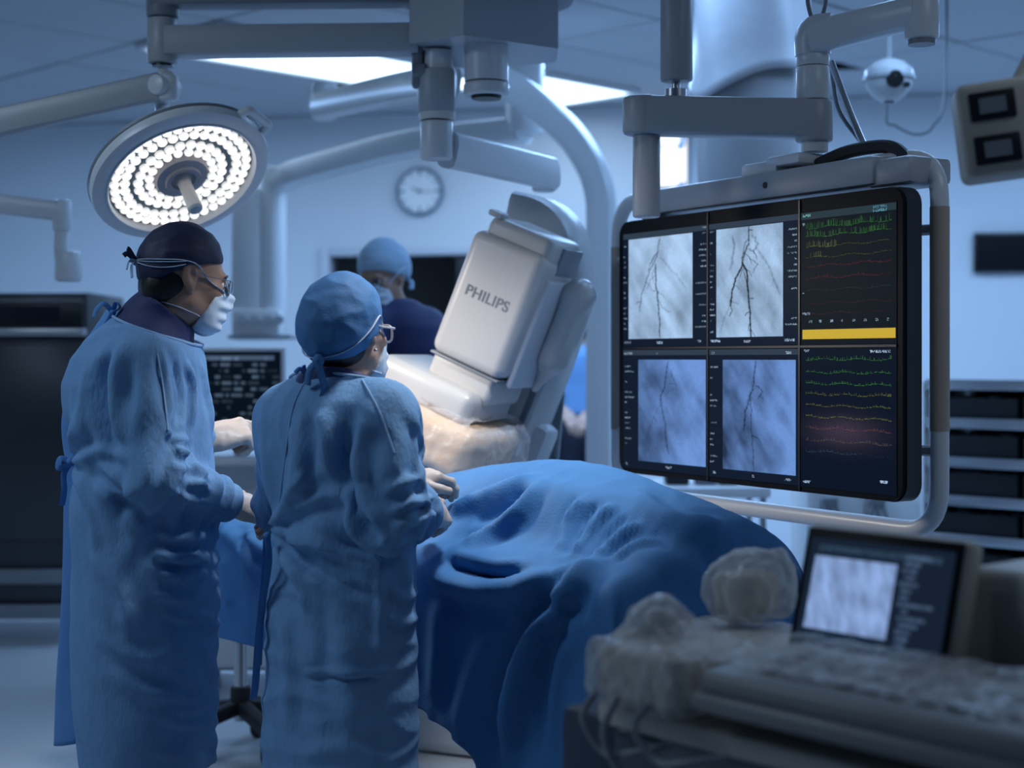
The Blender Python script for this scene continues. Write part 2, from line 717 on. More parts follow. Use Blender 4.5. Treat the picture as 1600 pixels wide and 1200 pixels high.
M_glass = mat('window_glass', (0.9, 0.95, 1.0), 0.03, trans=1.0, ior=1.45)


def struct(o):
    o['kind'] = 'structure'
    return o


# ------------------------------------------------------------------ floor, walls
b = MB(); b.box((-0.2, 6.0, -0.03), (8.8, 14.4, 0.06)); struct(b.build('floor', M_floor))
WD = Vector((0.978, -0.208, 0)).normalized(); WN = Vector((-0.208, -0.978, 0)).normalized()   # along the back wall; towards the room
WR = Matrix((WD, -WN, Vector((0, 0, 1)))).transposed()


def wall_t(px):
    k = (px - 800) / F_PX
    return 10 * k / (0.978 + 0.208 * k)


def on_wall(t, z, out=0.0):
    return Vector((0, 10, 0)) + WD * t + WN * out + Vector((0, 0, z))


T0, T1, TD0, TD1, ZT, ZS = wall_t(503), wall_t(800), wall_t(845), wall_t(965), 2.12, 0.95
b = MB()
for ta, tb, za, zb in ((-5.0, T0, 0, CEIL), (T0, T1, 0, ZS), (T0, TD1, ZT, CEIL), (T1, TD0, 0, ZT), (TD1, 4.6, 0, CEIL)):
    b.box(on_wall((ta + tb) / 2, (za + zb) / 2, -0.075), (tb - ta, 0.15, zb - za), WR)
struct(b.build('wall_back', M_wall))
b = MB(); b.box((-4.65, 6.2, 1.5), (0.1, 10.4, 3.0)); struct(b.build('wall_left', M_wall))
b = MB(); b.box((4.25, 5.6, 1.5), (0.1, 8.2, 3.0)); struct(b.build('wall_right', M_wall))
# control room beyond the window
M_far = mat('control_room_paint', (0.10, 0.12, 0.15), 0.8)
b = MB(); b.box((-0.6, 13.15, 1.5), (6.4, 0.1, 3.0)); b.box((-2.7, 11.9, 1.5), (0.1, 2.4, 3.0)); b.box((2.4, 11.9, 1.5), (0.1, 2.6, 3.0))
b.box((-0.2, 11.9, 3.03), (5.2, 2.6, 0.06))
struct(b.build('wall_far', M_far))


def frame_strip(b, ta, tb, za, zb, w=0.06, d=0.2, bottom=True):
    b.box(on_wall(ta + w / 2, (za + zb) / 2, -0.06), (w, d, zb - za), WR, 0.006)
    b.box(on_wall(tb - w / 2, (za + zb) / 2, -0.06), (w, d, zb - za), WR, 0.006)
    b.box(on_wall((ta + tb) / 2, zb - w / 2, -0.06), (tb - ta - 2 * w, d, w), WR, 0.006)
    if bottom:
        b.box(on_wall((ta + tb) / 2, za + w / 2, -0.06), (tb - ta - 2 * w, d, w), WR, 0.006)


M_trim = mat('window_trim', (0.62, 0.65, 0.70), 0.45)
b = MB(); frame_strip(b, T0, T1, ZS, ZT); win = struct(b.build('window_1', M_trim))
b = MB(); b.box(on_wall((T0 + T1) / 2, (ZS + ZT) / 2, -0.06), (T1 - T0 - 0.1, 0.012, ZT - ZS - 0.1), WR); b.build('pane', M_glass, win)
b = MB(); frame_strip(b, TD0, TD1, 0, ZT, 0.05, 0.2, False); struct(b.build('door_1', M_trim))
b = MB(); b.box(on_wall((T0 - 5.0) / 2, 0.05, 0.008), (T0 + 5.0, 0.016, 0.1), WR, 0.004); struct(b.build('baseboard_back', M_trim))

# ------------------------------------------------------------------ ceiling: grid of tiles turned 45 degrees to the view
b = MB(); b.box((-0.2, 6.0, CEIL + 0.075), (8.8, 10.9, 0.05)); ceil = struct(b.build('ceiling', M_void))
A = Vector((.7071, .7071, 0)); Bd = Vector((.7071, -.7071, 0)); O = Vector((-1.94, 7.9, 0))
TA, TB = 1.5, 0.75
RT = Matrix((A, Bd, Vector((0, 0, 1)))).transposed()
bt = MB(); bt.box((0, 0, 0), (TA - 0.022, TB - 0.022, 0.03), None, 0.006, 1)
tile0 = bt.build('ceiling_tile', M_tile, ceil, world=False)
first = True
for i in range(-5, 6):
    for j in range(-10, 10):
        c = O + A * (i + .5) * TA + Bd * (j + .5) * TB
        if not (-3.95 < c.x < 3.6 and 1.2 < c.y < 10.9) or abs((c - Vector((0, 10, 0))).dot(WN)) < 0.55 and c.y > 9 or (c - Vector((0, 10, 0))).dot(WN) < 0.3:
            continue
        t = tile0 if first else tile0.copy()
        if not first:
            COL.objects.link(t)
        first = False
        t.location = (c.x, c.y, CEIL + 0.015 + random.uniform(0, .004)); t.rotation_euler = (0, 0, math.radians(45))
# plain ceiling over what the tiles leave along the walls
b = MB(); b.box(on_wall(0, CEIL + .012, .45), (9.2, .9, .012), WR); b.build('border_panel', M_tile, ceil)


# ceiling lights
M_panel = emat('panel_glow', PANEL_COL, PANEL_STR)


def ceiling_light(a0, a1, b0, b1, label):
    c = O + A * (a0 + a1) / 2 + Bd * (b0 + b1) / 2
    t = thing('ceiling_light', label, 'ceiling light', (c.x, c.y, CEIL), 'ceiling light panels')
    L, Wd = a1 - a0, b1 - b0
    b = MB(); e = 0.03
    for s in (-1, 1):
        b.box(c + A * s * (L / 2 - e / 2) + Vector((0, 0, CEIL - 0.018)), (e, Wd, 0.034), RT, 0.004)
        b.box(c + Bd * s * (Wd / 2 - e / 2) + Vector((0, 0, CEIL - 0.018)), (L - 2 * e, e, 0.034), RT, 0.004)
    b.build('frame', M_white, t)
    b = MB(); b.box(c + Vector((0, 0, CEIL - 0.014)), (L - 2 * e, Wd - 2 * e, 0.018), RT); b.build('diffuser', M_panel, t)
    return t


ceiling_light(0, 1.5, 0, 0.75, 'bright ceiling light panel behind the grey boom of the ceiling mount')
ceiling_light(1.62, 2.86, 0.30, 0.98, 'bright ceiling light panel above the white arch, right of the ceiling mount')


# ------------------------------------------------------------------ control room lamp and shelf seen through the doorway
t = thing('hanging_lamp', 'small glowing lamp hanging high beyond the doorway behind the white C-shaped arm', 'lamp', W(902, 405, 11.3))
b = MB(); b.lathe([(0.02, 0.06), (0.10, 0.03), (0.17, -0.02), (0.16, -0.03)], W(902, 405, 11.3)); b.cyl(W(902, 395, 11.3), Vector((*W(902, 395, 11.3).xy, 3.0)), 0.008)
b.build('shade', M_dgrey, t)
b = MB(); b.lathe([(0.001, -0.05), (0.09, -0.045), (0.14, -0.025), (0.14, -0.015)], W(902, 405, 11.3)); b.build('bulb', emat('far_bulb', (1, .93, .8), 3.0), t)
M_teal = mat('teal_board', (0.10, 0.30, 0.34), 0.6, noise=0.3, nscale=6)
t = thing('wall_shelf', 'dark shelf with teal binders seen through the doorway above the dark-haired person', 'shelf', W(900, 500, 12.9))
b = MB()
for y in (425, 455, 485):
    b.box(W(900, y, 12.9), (1.1, 0.35, 0.03), None, 0.004)
b.build('board', M_dgrey, t)
for k in range(9):
    hb = .105 + .008 * (k % 3); p = W(868 + k * 8, 455 + (k % 2) * 30, 12.86); p.z += .0195 + hb / 2
    bb = MB(); bb.box(p, (0.035, 0.22, hb), None, 0.004)
    tag(bb.build('binder', M_teal if k % 3 else M_grey), '%s binder, %s from the left, on the dark shelf beyond the doorway' % ('teal' if k % 3 else 'grey', ('first', 'second', 'third', 'fourth', 'fifth', 'sixth', 'seventh', 'eighth', 'ninth')[k]), 'binder', 'binders on the far shelf')

# ------------------------------------------------------------------ wall clock
ck = on_wall(wall_t(658), 0, 0.03); cz = CAM_H + (560 - 299) / F_PX * ck.y
ck.z = cz
R = 0.155
cax = (WN + Vector((-0.28, 0.05, 0))).normalized()
t = thing('wall_clock', 'round wall clock with a white face and thin grey rim on the back wall', 'clock', ck)
q = WN.to_track_quat('Z', 'Y').to_matrix()
b = MB(); b.lathe([(R, -0.03), (R + .006, 0.0), (R, 0.018), (R - .012, 0.02), (R - .016, 0.008)], ck, WN, 40, False); b.build('rim', mat('clock_rim', (0.14, 0.20, 0.28), 0.4), t)
b = MB(); b.lathe([(R - .008, -0.03), (R - .008, 0.006)], ck, WN, 40); b.build('face', mat('clock_face', (0.92, 0.93, 0.93), 0.5), t)
cx_, cy_ = WD, Vector((0, 0, 1))
for k in range(12):
    b = MB(); a = k * math.pi / 6; d = cx_ * math.sin(a) + cy_ * math.cos(a)
    rr = Matrix((d.cross(WN), d, WN)).transposed()
    b.box(ck + d * (R - .035) + WN * .007, (0.008 if k % 3 else 0.013, 0.022 if k % 3 else .034, 0.002), rr)
    b.build('hour_mark', mat('clock_ink', (0.10, 0.16, 0.24), 0.5), t)
for ang, ln, wd in ((292, .07, .009), (95, .105, .006)):
    a = math.radians(ang); d = cx_ * math.sin(a) + cy_ * math.cos(a)
    rr = Matrix((d.cross(WN), d, WN)).transposed()
    b = MB(); b.box(ck + d * (ln / 2 - .01) + WN * .011, (wd, ln, .002), rr); b.build('hand', M_dgrey, t)
b = MB(); b.cyl(ck + WN * .006, ck + WN * .016, .014); b.build('hub', M_dgrey, t)

# ------------------------------------------------------------------ lit viewing box and dark panel on the back wall
px0, px1 = wall_t(1030), wall_t(1074)


def wz(t, y):
    return CAM_H + (560 - y) / F_PX * on_wall(t, 0).y


tm = (px0 + px1) / 2
t = thing('light_box', 'glowing wall light box holding a film, beside the pale ceiling column', 'light box', on_wall(tm, wz(tm, 252), 0.05))
za, zb = wz(tm, 292), wz(tm, 214)
b = MB(); b.box(on_wall(tm, (za + zb) / 2, 0.03), (px1 - px0 + .03, 0.05, zb - za + .03), WR, 0.008); b.build('case', M_grey, t)


def picture_grid(name, o, ux, uy, img, m, parent, inset=0.0):
    """flat grid of small faces coloured by img (rows from the top)"""
    H, Wn, _ = img.shape
    o, ux, uy = npv(o), npv(ux), npv(uy)
    u = np.linspace(0, 1, Wn + 1); v = np.linspace(0, 1, H + 1)
    U, Vv = np.meshgrid(u, v)
    P = o + U.reshape(-1, 1) * ux + Vv.reshape(-1, 1) * uy
    i, j = np.meshgrid(np.arange(H), np.arange(Wn), indexing='ij')
    a = (i * (Wn + 1) + j).ravel()
    Q = np.stack([a, a + Wn + 1, a + Wn + 2, a + 1], 1)
    ob = arrays(name, P, Q, m, parent, smooth=False)
    at = ob.data.color_attributes.new('picture', 'FLOAT_COLOR', 'CORNER')
    c = np.ones((H * Wn, 4, 4), np.float32); c[:, :, :3] = img.reshape(-1, 1, 3)
    at.data.foreach_set('color', c.ravel())
    return ob


gx, gy = np.meshgrid(np.linspace(0, 1, 24), np.linspace(0, 1, 44))
pp = np.stack([gx.ravel() * 3, gy.ravel() * 5, np.full(gx.size, .3)], 1)
n = fbm(pp, 2).reshape(gx.shape)
im = np.clip(np.stack([.95 - .9 * (n > .22), .97 - .75 * (n > .22), np.ones_like(n) - .4 * (n > .22)], -1), .03, 1)
picture_grid('film', on_wall(px0, zb, 0.057), WD * (px1 - px0), Vector((0, 0, za - zb)), im, screen_mat('film_glow', 1.5), t)

ta, tb = wall_t(1520), wall_t(1625); tm = (ta + tb) / 2
z0, z1 = wz(tm, 426), wz(tm, 364)
t = thing('wall_screen', 'switched-off black screen on the wall above the supply shelving', 'screen', on_wall(tm, (z0 + z1) / 2, 0.04))
b = MB(); b.box(on_wall(tm, (z0 + z1) / 2, 0.03), (tb - ta, 0.05, z1 - z0), WR, 0.008); b.build('casing', M_black, t)
b = MB(); b.box(on_wall(tm, (z0 + z1) / 2, 0.057), (tb - ta - .03, 0.004, z1 - z0 - .03), WR); b.build('display', mat('off_glass', (0.01, 0.011, 0.014), 0.12), t)
# ------------------------------------------------------------------ ceiling mount with booms
Y = 4.8
mt = thing('ceiling_mount', 'grey six-sided ceiling mount with booms and hanging joints, top centre', 'ceiling mount', W(757, 0, Y))
b = MB()
zb, zt = W(0, 78, Y).z, W(0, -5, Y).z
x0, x1 = W(643, 0, Y).x, W(872, 0, Y).x
# six-sided housing seen from below, one corner towards the camera
poly = [(x0, Y - .10), (x0 + .17, Y - .22), (x1, Y - .02), (x1, Y + .20), (x0 + .2, Y + .34), (x0, Y + .20)]
b.prism([(p[0], p[1]) for p in poly], (0, 0, zb), (1, 0, 0), (0, 1, 0), (0, 0, zt - zb))
b.build('housing', M_grey, mt, angle=25)
b = MB(); b.lathe([(0.28, 0), (0.285, 0.02), (0.285, .10), (0.24, .12)], (0.5 * (x0 + x1), Y + .06, zt), n=40); b.build('flange', M_dgrey, mt)
b = MB(); b.cyl((0.5 * (x0 + x1), Y + .06, zt + .1), (0.5 * (x0 + x1), Y + .06, CEIL), .14, n=32); b.build('column', M_grey, mt)
# boom to the left and its end post
b = MB(); p = W(250, 64, Y); q = W(655, 62, Y - .03)
b.sweep([W(262, 66, Y), q], 0.10, 0.092, (0, 1, 0), bevel=.12); b.build('boom', M_grey, mt)
b = MB(); b.sweep([W(240, 0, Y), W(660, -4, Y)], 0.10, 0.05, (0, 1, 0), bevel=.12); b.build('upper_boom', M_dgrey, mt)
b = MB(); b.cyl(W(254, 100, Y), W(254, 29, Y), .047, bevel=.008, n=28); b.build('end_post', M_grey, mt)
b = MB(); b.cyl(W(254, 28, Y), W(254, -20, Y), .050, bevel=.006, n=28); b.build('end_post', M_dgrey, mt)
b = MB(); b.cyl(W(254, 104, Y), W(254, 98, Y), .033, n=24); b.build('socket', M_black, mt)
b = MB(); b.box(W(652, 95, Y - .03), (.035, .05, .17), None, .01); b.cyl(W(665, 110, Y - .05), W(645, 112, Y - .05), .022); b.build('bracket', M_dgrey, mt)
# hanging stub
b = MB(); b.cyl(W(760, 128, Y - .05), W(760, 70, Y - .05), .068, n=32); b.cyl(W(760, 150, Y - .05), W(760, 130, Y - .05), .071, bevel=.008, n=32)
b.build('joint_stub', M_white, mt)
b = MB(); b.cyl(W(760, 155, Y - .05), W(760, 148, Y - .05), .045, .05, n=24); b.build('socket', M_black, mt)
# hanging chain of joints
b = MB(); b.cyl(W(684, 112, Y - .02), W(684, 80, Y - .02), .046, n=28); b.build('joint', M_white, mt)
b = MB(); b.cyl(W(682, 178, Y - .02), W(682, 110, Y - .02), .060, bevel=.006, n=32); b.build('joint', M_grey, mt)
b = MB(); b.cyl(W(683, 188, Y - .02), W(683, 176, Y - .02), .056, .058, n=32); b.build('joint', M_cream, mt)
b = MB(); b.cyl(W(683, 187, Y - .03), W(683, 192, Y - .03), .03, n=20); b.build('socket', M_black, mt)
b = MB(); b.cyl(W(682, 250, Y - .02), W(682, 190, Y - .02), .051, bevel=.007, n=32); b.build('joint', M_white, mt)
# arm going right and away, ending in a cap
b = MB(); b.sweep([W(700, 234, Y), W(780, 252, Y + .35), W(862, 272, Y + .7)], 0.07, 0.115, (0.5, 0.8, 0), sub=4, bevel=.3); b.build('arm', M_white, mt)
b = MB(); b.cyl(W(850, 300, Y + .7), W(850, 262, Y + .7), .043, bevel=.01); b.build('arm_cap', M_white, mt)
# arm going left and away with a knob
b = MB(); b.sweep([W(700, 128, Y + .3), W(620, 140, Y + .9), W(500, 166, Y + 1.7)], 0.09, 0.115, (0.5, 0.8, 0), sub=4, bevel=.3); b.build('arm', M_white, mt)
b = MB(); b.cyl(W(507, 188, Y + 1.7), W(507, 128, Y + 1.7), .055, bevel=.02); b.build('arm_knob', M_white, mt)
b = MB(); b.sweep([W(690, 100, Y + .02), W(700, 128, Y + .3)], .06, .06, (1, 0, 0)); b.build('arm_neck', M_white, mt)

# ------------------------------------------------------------------ surgical lamp
LC = W(283, 274, 4.6)                                     # centre of the light face
LN = Vector((0.412, -0.463, -0.783)).normalized()            # where it points
lamp = thing('surgical_lamp', 'round white surgical lamp with glowing rings of lights above the navy-capped surgeon', 'lamp', LC)
b = MB(); b.lathe([(0.02, -.085), (.16, -.085), (.25, -.075), (.30, -.055), (.318, -.03), (.322, -.005), (.318, .012), (.300, .022), (.272, .022), (.262, .010), (.262, -.005)], LC, LN, 72, False)
b.build('housing', M_white, lamp)
b = MB(); b.lathe([(.3195, -.034), (.3235, -.031), (.3235, -.026), (.3215, -.022)], LC, LN, 72, False); b.build('seal_ring', M_dgrey, lamp)
b = MB(); b.lathe([(.270, 0.0195), (.274, .026), (.268, .026), (.261, .012)], LC, LN, 72, False); b.build('inner_ring', M_white, lamp)
b = MB(); b.lathe([(.0, -.012), (.268, -.012), (.268, -.006), (.0, -.006)], LC, LN, 64); b.build('reflector_plate', mat('lamp_plate', (0.10, 0.15, 0.17), 0.25), lamp)
b = MB(); b.lathe([(.0, .012), (.04, .014), (.045, .028), (.062, .030), (.066, .020), (.092, .016), (.098, .0), (.098, -.006)], LC, LN, 40, False); b.build('hub', mat('lamp_hub', (0.36, 0.35, 0.37), 0.4), lamp)
b = MB(); b.lathe([(.030, .012), (.026, .03), (.023, .05), (.026, .14), (.027, .158), (.022, .166), (.0, .166)], LC, LN, 28); b.build('handle', M_cream, lamp)
b = MB(); b.lathe([(.020, .1665), (.016, .169), (.0, .169)], LC, LN, 24); b.build('handle_tip', M_grey, lamp)
M_led = emat('led_glow', (1.0, .97, .94), LED_STR)
nt = M_led.node_tree; tcl = nt.nodes.new('ShaderNodeTexCoord'); vl = nt.nodes.new('ShaderNodeVectorMath'); vl.operation = 'LENGTH'
ml_ = nt.nodes.new('ShaderNodeMapping'); ml_.inputs['Scale'].default_value = (1, 1, 0)
mr = nt.nodes.new('ShaderNodeMapRange'); mr.inputs['From Min'].default_value = .002; mr.inputs['From Max'].default_value = .0155; mr.inputs['To Min'].default_value = LED_STR; mr.inputs['To Max'].default_value = LED_STR * .20
nt.links.new(tcl.outputs['Object'], ml_.inputs['Vector']); nt.links.new(ml_.outputs['Vector'], vl.inputs[0]); nt.links.new(vl.outputs['Value'], mr.inputs['Value'])
nt.links.new(mr.outputs['Result'], nt.nodes['Principled BSDF'].inputs['Emission Strength'])
q = LN.to_track_quat('Z', 'Y').to_matrix()
bl = MB(); bl.lathe([(0.0155, -.004), (.0155, .004), (.011, .009), (.004, .011), (0.0, .0112)], (0, 0, 0), n=12)
led0 = bl.build('led_lens', M_led, lamp, world=False)
bw = MB(); bw.lathe([(0.0185, -.003), (.0185, .003), (.016, .003)], (0, 0, 0), n=12, cap=False)
k = 0
for rad, num, ph, sc in ((.238, 40, 0, 1.12), (.201, 33, .04, 1.15), (.152, 25, 0, 1.15), (.116, 19, .1, 1.05)):
    for i in range(num):
        a = 2 * math.pi * i / num + ph
        jit = random.uniform(-.002, .002)
        o = led0 if k == 0 else led0.copy()
        if k:
            COL.objects.link(o)
        k += 1
        o.matrix_parent_inverse = Matrix.Identity(4)
        o.location = q @ Vector(((rad + jit) * math.cos(a), (rad + jit) * math.sin(a), 0.0))
        o.rotation_euler = q.to_euler(); o.scale = (sc, sc, 1)
# back yoke, joint, arm
lamp.scale = (.850, .850, .850)
back = LC - LN * .075
kn = W(262, 135, 4.75)
b = MB(); b.tube(fillet([back, back - LN * .09 + Vector((0, 0, .02)), W(252, 165, 4.85), kn], .06), .022, 12); b.build('yoke', M_white, lamp)
# side grip on the rim nearest the mount
side = (W(420, 215, 4.5) - LC); side = (side - LN * side.dot(LN)).normalized(); per = LN.cross(side)
b2 = MB(); b2.tube(fillet([LC + side * .270 + per * .06, LC + side * .301 + per * .055, LC + side * .301 - per * .055, LC + side * .270 - per * .06], .02), .0125, 12); b2.build('rim_grip', M_white, lamp)
b = MB(); b.cyl(kn + Vector((0, 0, -.045)), kn + Vector((0, 0, .035)), .034, bevel=.012); b.cyl(kn + Vector((-.03, -.045, 0)), kn + Vector((.012, .045, 0)), .032, bevel=.01); b.build('knuckle', M_white, lamp)
b = MB(); e = W(-140, 222, 4.75); b.sweep([kn + Vector((-.02, 0, 0)), e], .06, .085, (0, 1, 0), bevel=.25); b.build('arm', M_grey, lamp)
b = MB(); b.cyl(e, Vector((e.x, e.y, CEIL)), .05, bevel=.01); b.build('drop_post', M_grey, lamp)
b = MB(); b.cyl(kn + Vector((0, 0, .03)), W(254, 115, 4.8), .02); b.build('pivot', M_white, lamp)
sp = bpy.data.lights.new('surgical_beam', 'SPOT'); sp.energy = LAMP_W; sp.color = LAMP_COL; sp.spot_size = math.radians(92); sp.spot_blend = .8; sp.shadow_soft_size = .20
so = bpy.data.objects.new('surgical_beam', sp); COL.objects.link(so); so.location = LC + LN * .20
so.rotation_euler = (Vector((-0.15, 4.40, 1.12)) - so.location).to_track_quat('-Z', 'Y').to_euler()

# ------------------------------------------------------------------ second pendant at the left edge
Y = 5.8
t = thing('camera_pendant', 'small white jointed pendant arm hanging at the left edge above the dark cabinet', 'pendant arm', W(95, 320, Y))
b = MB(); b.sweep([W(-110, 305, Y), W(95, 330, Y)], .07, .075, (0, 1, 0), bevel=.25); b.build('arm', M_white, t)
b = MB(); b.cyl(W(97, 362, Y), W(97, 312, Y), .036, bevel=.012); b.build('elbow', M_white, t)
b = MB(); b.tube(fillet([W(97, 355, Y), W(95, 400, Y), W(104, 420, Y)], .05), .027, 14); b.build('drop_tube', M_white, t)
b = MB(); b.cyl(W(107, 440, Y), W(107, 392, Y), .052, .048, bevel=.014); b.build('head', M_white, t)
b = MB(); b.cyl(W(-110, 310, Y), Vector((*W(-110, 310, Y).xy, CEIL)), .05); b.build('post', M_white, t)

# ------------------------------------------------------------------ white arch
Y = 7.0
t = thing('white_arch', 'tall white curved arch post standing left of the large screen', 'support arch', Vector((W(940, 0, Y).x, Y, 0)))
b = MB(); b.sweep(fillet([W(690, 82, 6.4), W(800, 130, 6.7), W(900, 215, 6.95), W(940, 290, Y), Vector((*W(940, 0, Y).xy, 0.0))], .35, 8), .16, .128, (0.35, .94, 0), bevel=.28); b.build('post', M_white, t)
b = MB(); b.box((W(940, 0, Y).x, Y, .03), (.4, .5, .06), None, .015); b.build('base_plate', M_grey, t)
b = MB(); b.cyl(W(690, 86, 6.4), Vector((*W(690, 82, 6.4).xy, CEIL)), .09); b.build('ceiling_post', M_white, t)

# ------------------------------------------------------------------ supply pendant (left of centre)
Y = 7.9
t = thing('supply_pendant', 'white ceiling supply pendant with a service head behind the navy-capped surgeon', 'pendant', W(405, 500, Y))
b = MB(); b.sweep(fillet([W(820, 203, 7.2), W(640, 222, 7.5), W(455, 272, Y), W(425, 290, Y)], .3), .16, .125, (0.3, .95, 0), bevel=.3); b.build('arm', M_white, t)
b = MB(); b.cyl(W(820, 208, 7.2), Vector((*W(820, 208, 7.2).xy, CEIL)), .09); b.build('ceiling_post', M_white, t)
b = MB(); b.cyl(W(424, 500, Y), W(424, 262, Y), .075, bevel=.01, n=28); b.build('drop_column', M_white, t)
b = MB(); b.box(W(388, 400, Y), (.16, .16, .70), None, .03); b.build('duct', M_white, t)
b = MB(); b.box(W(405, 508, Y), (.25, .22, .16), None, .02); b.build('service_head', M_white, t)
b = MB(); b.box(W(412, 527, Y - .03), (.32, .28, .02), None, .006); b.build('tray', M_dgrey, t)
for px in (378, 397, 418, 436):
    b = MB(); b.cyl(W(px, 500, Y - .11), W(px, 500, Y - .14), .024, n=16); b.build('gas_outlet', M_grey, t)

# ------------------------------------------------------------------ steel cabinet at the left
Y = 7.4
t = thing('steel_cabinet', 'tall dark steel cabinet with a black control display at the left edge', 'cabinet', Vector((W(30, 0, Y).x, Y + .35, 0)))
xa, xb = W(-210, 0, Y).x, W(136, 0, Y).x
z = lambda y: W(0, y, Y).z
b = MB(); b.box(((xa + xb) / 2, Y + .36, (z(456) + .13) / 2), (xb - xa, .70, z(456) - .13), None, .015); b.build('body', M_dsteel, t)
b = MB(); b.box(((xa + xb) / 2, Y - .012, z(493)), (xb - xa - .03, .03, z(466) - z(513)), None, .006); b.build('control_panel', M_black, t)
b = MB(); b.box((xa * .35 + xb * .65, Y - .03, z(490)), (.5, .006, .07)); b.build('display', mat('cab_display', (.015, .02, .03), .15), t)
b = MB(); b.box(((xa + xb) / 2, Y - .03, z(519)), (xb - xa, .07, .04), None, .01); b.build('handle_rail', M_steel, t)
b = MB(); b.box(((xa + xb) / 2, Y - .012, z(690)), (xb - xa - .03, .03, z(540) - z(845)), None, .008); b.build('door', M_dsteel, t)
b = MB(); b.box(((xa + xb) / 2, Y - .015, z(900)), (xb - xa - .03, .035, .07), None, .006); b.build('lower_rail', M_dgrey, t)
b = MB(); b.box(((xa + xb) / 2, Y - .015, z(955)), (xb - xa - .03, .035, .07), None, .006); b.build('lower_rail', M_dgrey, t)
for x in (xa + .08, xb - .08):
    for yy in (Y + .08, Y + .64):
        b = MB(); b.cyl((x, yy, 0), (x, yy, .15), .025); b.build('foot', M_rubber, t)

# ------------------------------------------------------------------ workstation with a data screen
Y = 6.3
t = thing('workstation', 'white workstation whose dark screen of data stands between the two surgeons', 'workstation', Vector((W(372, 0, Y).x, Y + .1, 0)))
c = W(372, 622, Y); hw, hh = (448 - 298) / 2 / F_PX * Y, (702 - 543) / 2 / F_PX * Y
b = MB(); b.box(c, (2 * hw, .05, 2 * hh), None, .012); b.build('bezel', M_white, t)
b = MB(); b.box(c + Vector((0, -.024, 0)), (2 * hw - .035, .006, 2 * hh - .035)); b.build('display', M_black, t)
gh, gw = 60, 62
im = np.zeros((gh, gw, 3)); im[:] = (.004, .010, .022)
r2 = np.random.default_rng(5)
for row in range(3, gh - 3, 4):
    x = 3
    while x < gw - 4:
        L = int(r2.integers(2, 9))
        if r2.random() < .62:
            v = r2.uniform(.04, .30); im[row:row + 2, x:x + L] = np.array((.5, .8, 1.2)) * v * r2.uniform(.6, 1, (1, min(L, gw - x), 1))
        x += L + 2
im[2:5, 4:58] += np.array((.10, .16, .26))
picture_grid('picture', c + Vector((-hw + .022, -.0285, hh - .022)), Vector((2 * hw - .044, 0, 0)), Vector((0, 0, -2 * hh + .044)), im, screen_mat('data_glow', .55), t)
b = MB(); b.box((c.x + .03, Y + .25, .53), (.50, .46, .86), None, .02); b.build('cabinet', M_white, t)
b = MB(); b.box((c.x + .02, Y + .15, .965), (.62, .62, .03), None, .01); b.build('worktop', M_white, t)
b = MB(); b.cyl((c.x, Y + .06, .97), (c.x, Y + .06, c.z), .03); b.box((c.x, Y + .045, c.z), (.12, .07, .12), None, .01); b.build('stand', M_grey, t)
for dx in (-.2, .2):
    for dy in (-.17, .17):
        b = MB(); b.cyl((c.x + .03 + dx - .012, Y + .25 + dy, .05), (c.x + .03 + dx + .012, Y + .25 + dy, .05), .05, n=18); b.build('caster', M_rubber, t)
b = MB(); b.box((c.x + .03, Y + .25, .10), (.44, .4, .02)); b.build('base_plate', M_dgrey, t)
# ------------------------------------------------------------------ large screen on its suspension
PR = Vector((.956, 3.75, 0)); PL = Vector((.333, 4.788, 0))       # right and left end of the front, from above
mw = (PR - PL); MW = mw.length; mu = mw.normalized()
mn = Vector((mu.y, -mu.x, 0))                                     # towards the viewer's left
if mn.y > 0:
    mn = -mn
ZB, ZTP = 1.025, 1.805; MH = ZTP - ZB
RM = Matrix((mu, -mn, Vector((0, 0, 1)))).transposed()            # x along, y away, z up


def MP(u, v, d=0.0):
    """u along from the left end (0..1), v up from the bottom (0..1), d towards the viewer"""
    return PL + mu * (u * MW) + mn * d + Vector((0, 0, ZB + v * MH))


mon = thing('angiography_screen', 'very large black screen showing grey vessel images and coloured traces in a tube frame', 'screen', MP(.5, .5, -.05))


def rrect(w, h, r, n=6):
    out = []
    for cx, cy, a0 in ((w / 2 - r, h / 2 - r, 0), (-w / 2 + r, h / 2 - r, 90), (-w / 2 + r, -h / 2 + r, 180), (w / 2 - r, -h / 2 + r, 270)):
        for k in range(n + 1):
            a = math.radians(a0 + 90 * k / n)
            out.append((cx + r * math.cos(a), cy + r * math.sin(a)))
    return out


M_bezel = mat('screen_bezel', (0.010, 0.011, 0.013), 0.42, spec=.08)
b = MB(); b.prism(rrect(MW, MH, .045), MP(.5, .5, -.012), mu, (0, 0, 1), -mn * .05); b.build('casing', mat('screen_casing', (0.035, 0.042, 0.055), .42), mon)
b = MB(); b.prism(rrect(MW - .006, MH - .006, .043), MP(.5, .5, -.012), mu, (0, 0, 1), mn * .012); b.build('bezel', M_bezel, mon)
# --- picture: six panes, painted into a colour grid
GW, GH = 528, 320
img = np.zeros((GH, GW, 3)); img[:] = (.0035, .005, .008)
r3 = np.random.default_rng(21)


def text_rows(x0, x1, y0, y1, colr, dens=.5, step=5, h=2, right=False):
    for yy in range(y0, y1 - h, step):
        if r3.random() > dens:
            continue
        L = int(r3.integers(3, max(4, x1 - x0)))
        xs = (x1 - L) if right else x0
        seg = (r3.random((h, L)) > .42)[..., None] * np.array(colr) * r3.uniform(.35, 1)
        img[yy:yy + h, xs:xs + L] = np.maximum(img[yy:yy + h, xs:xs + L], seg)


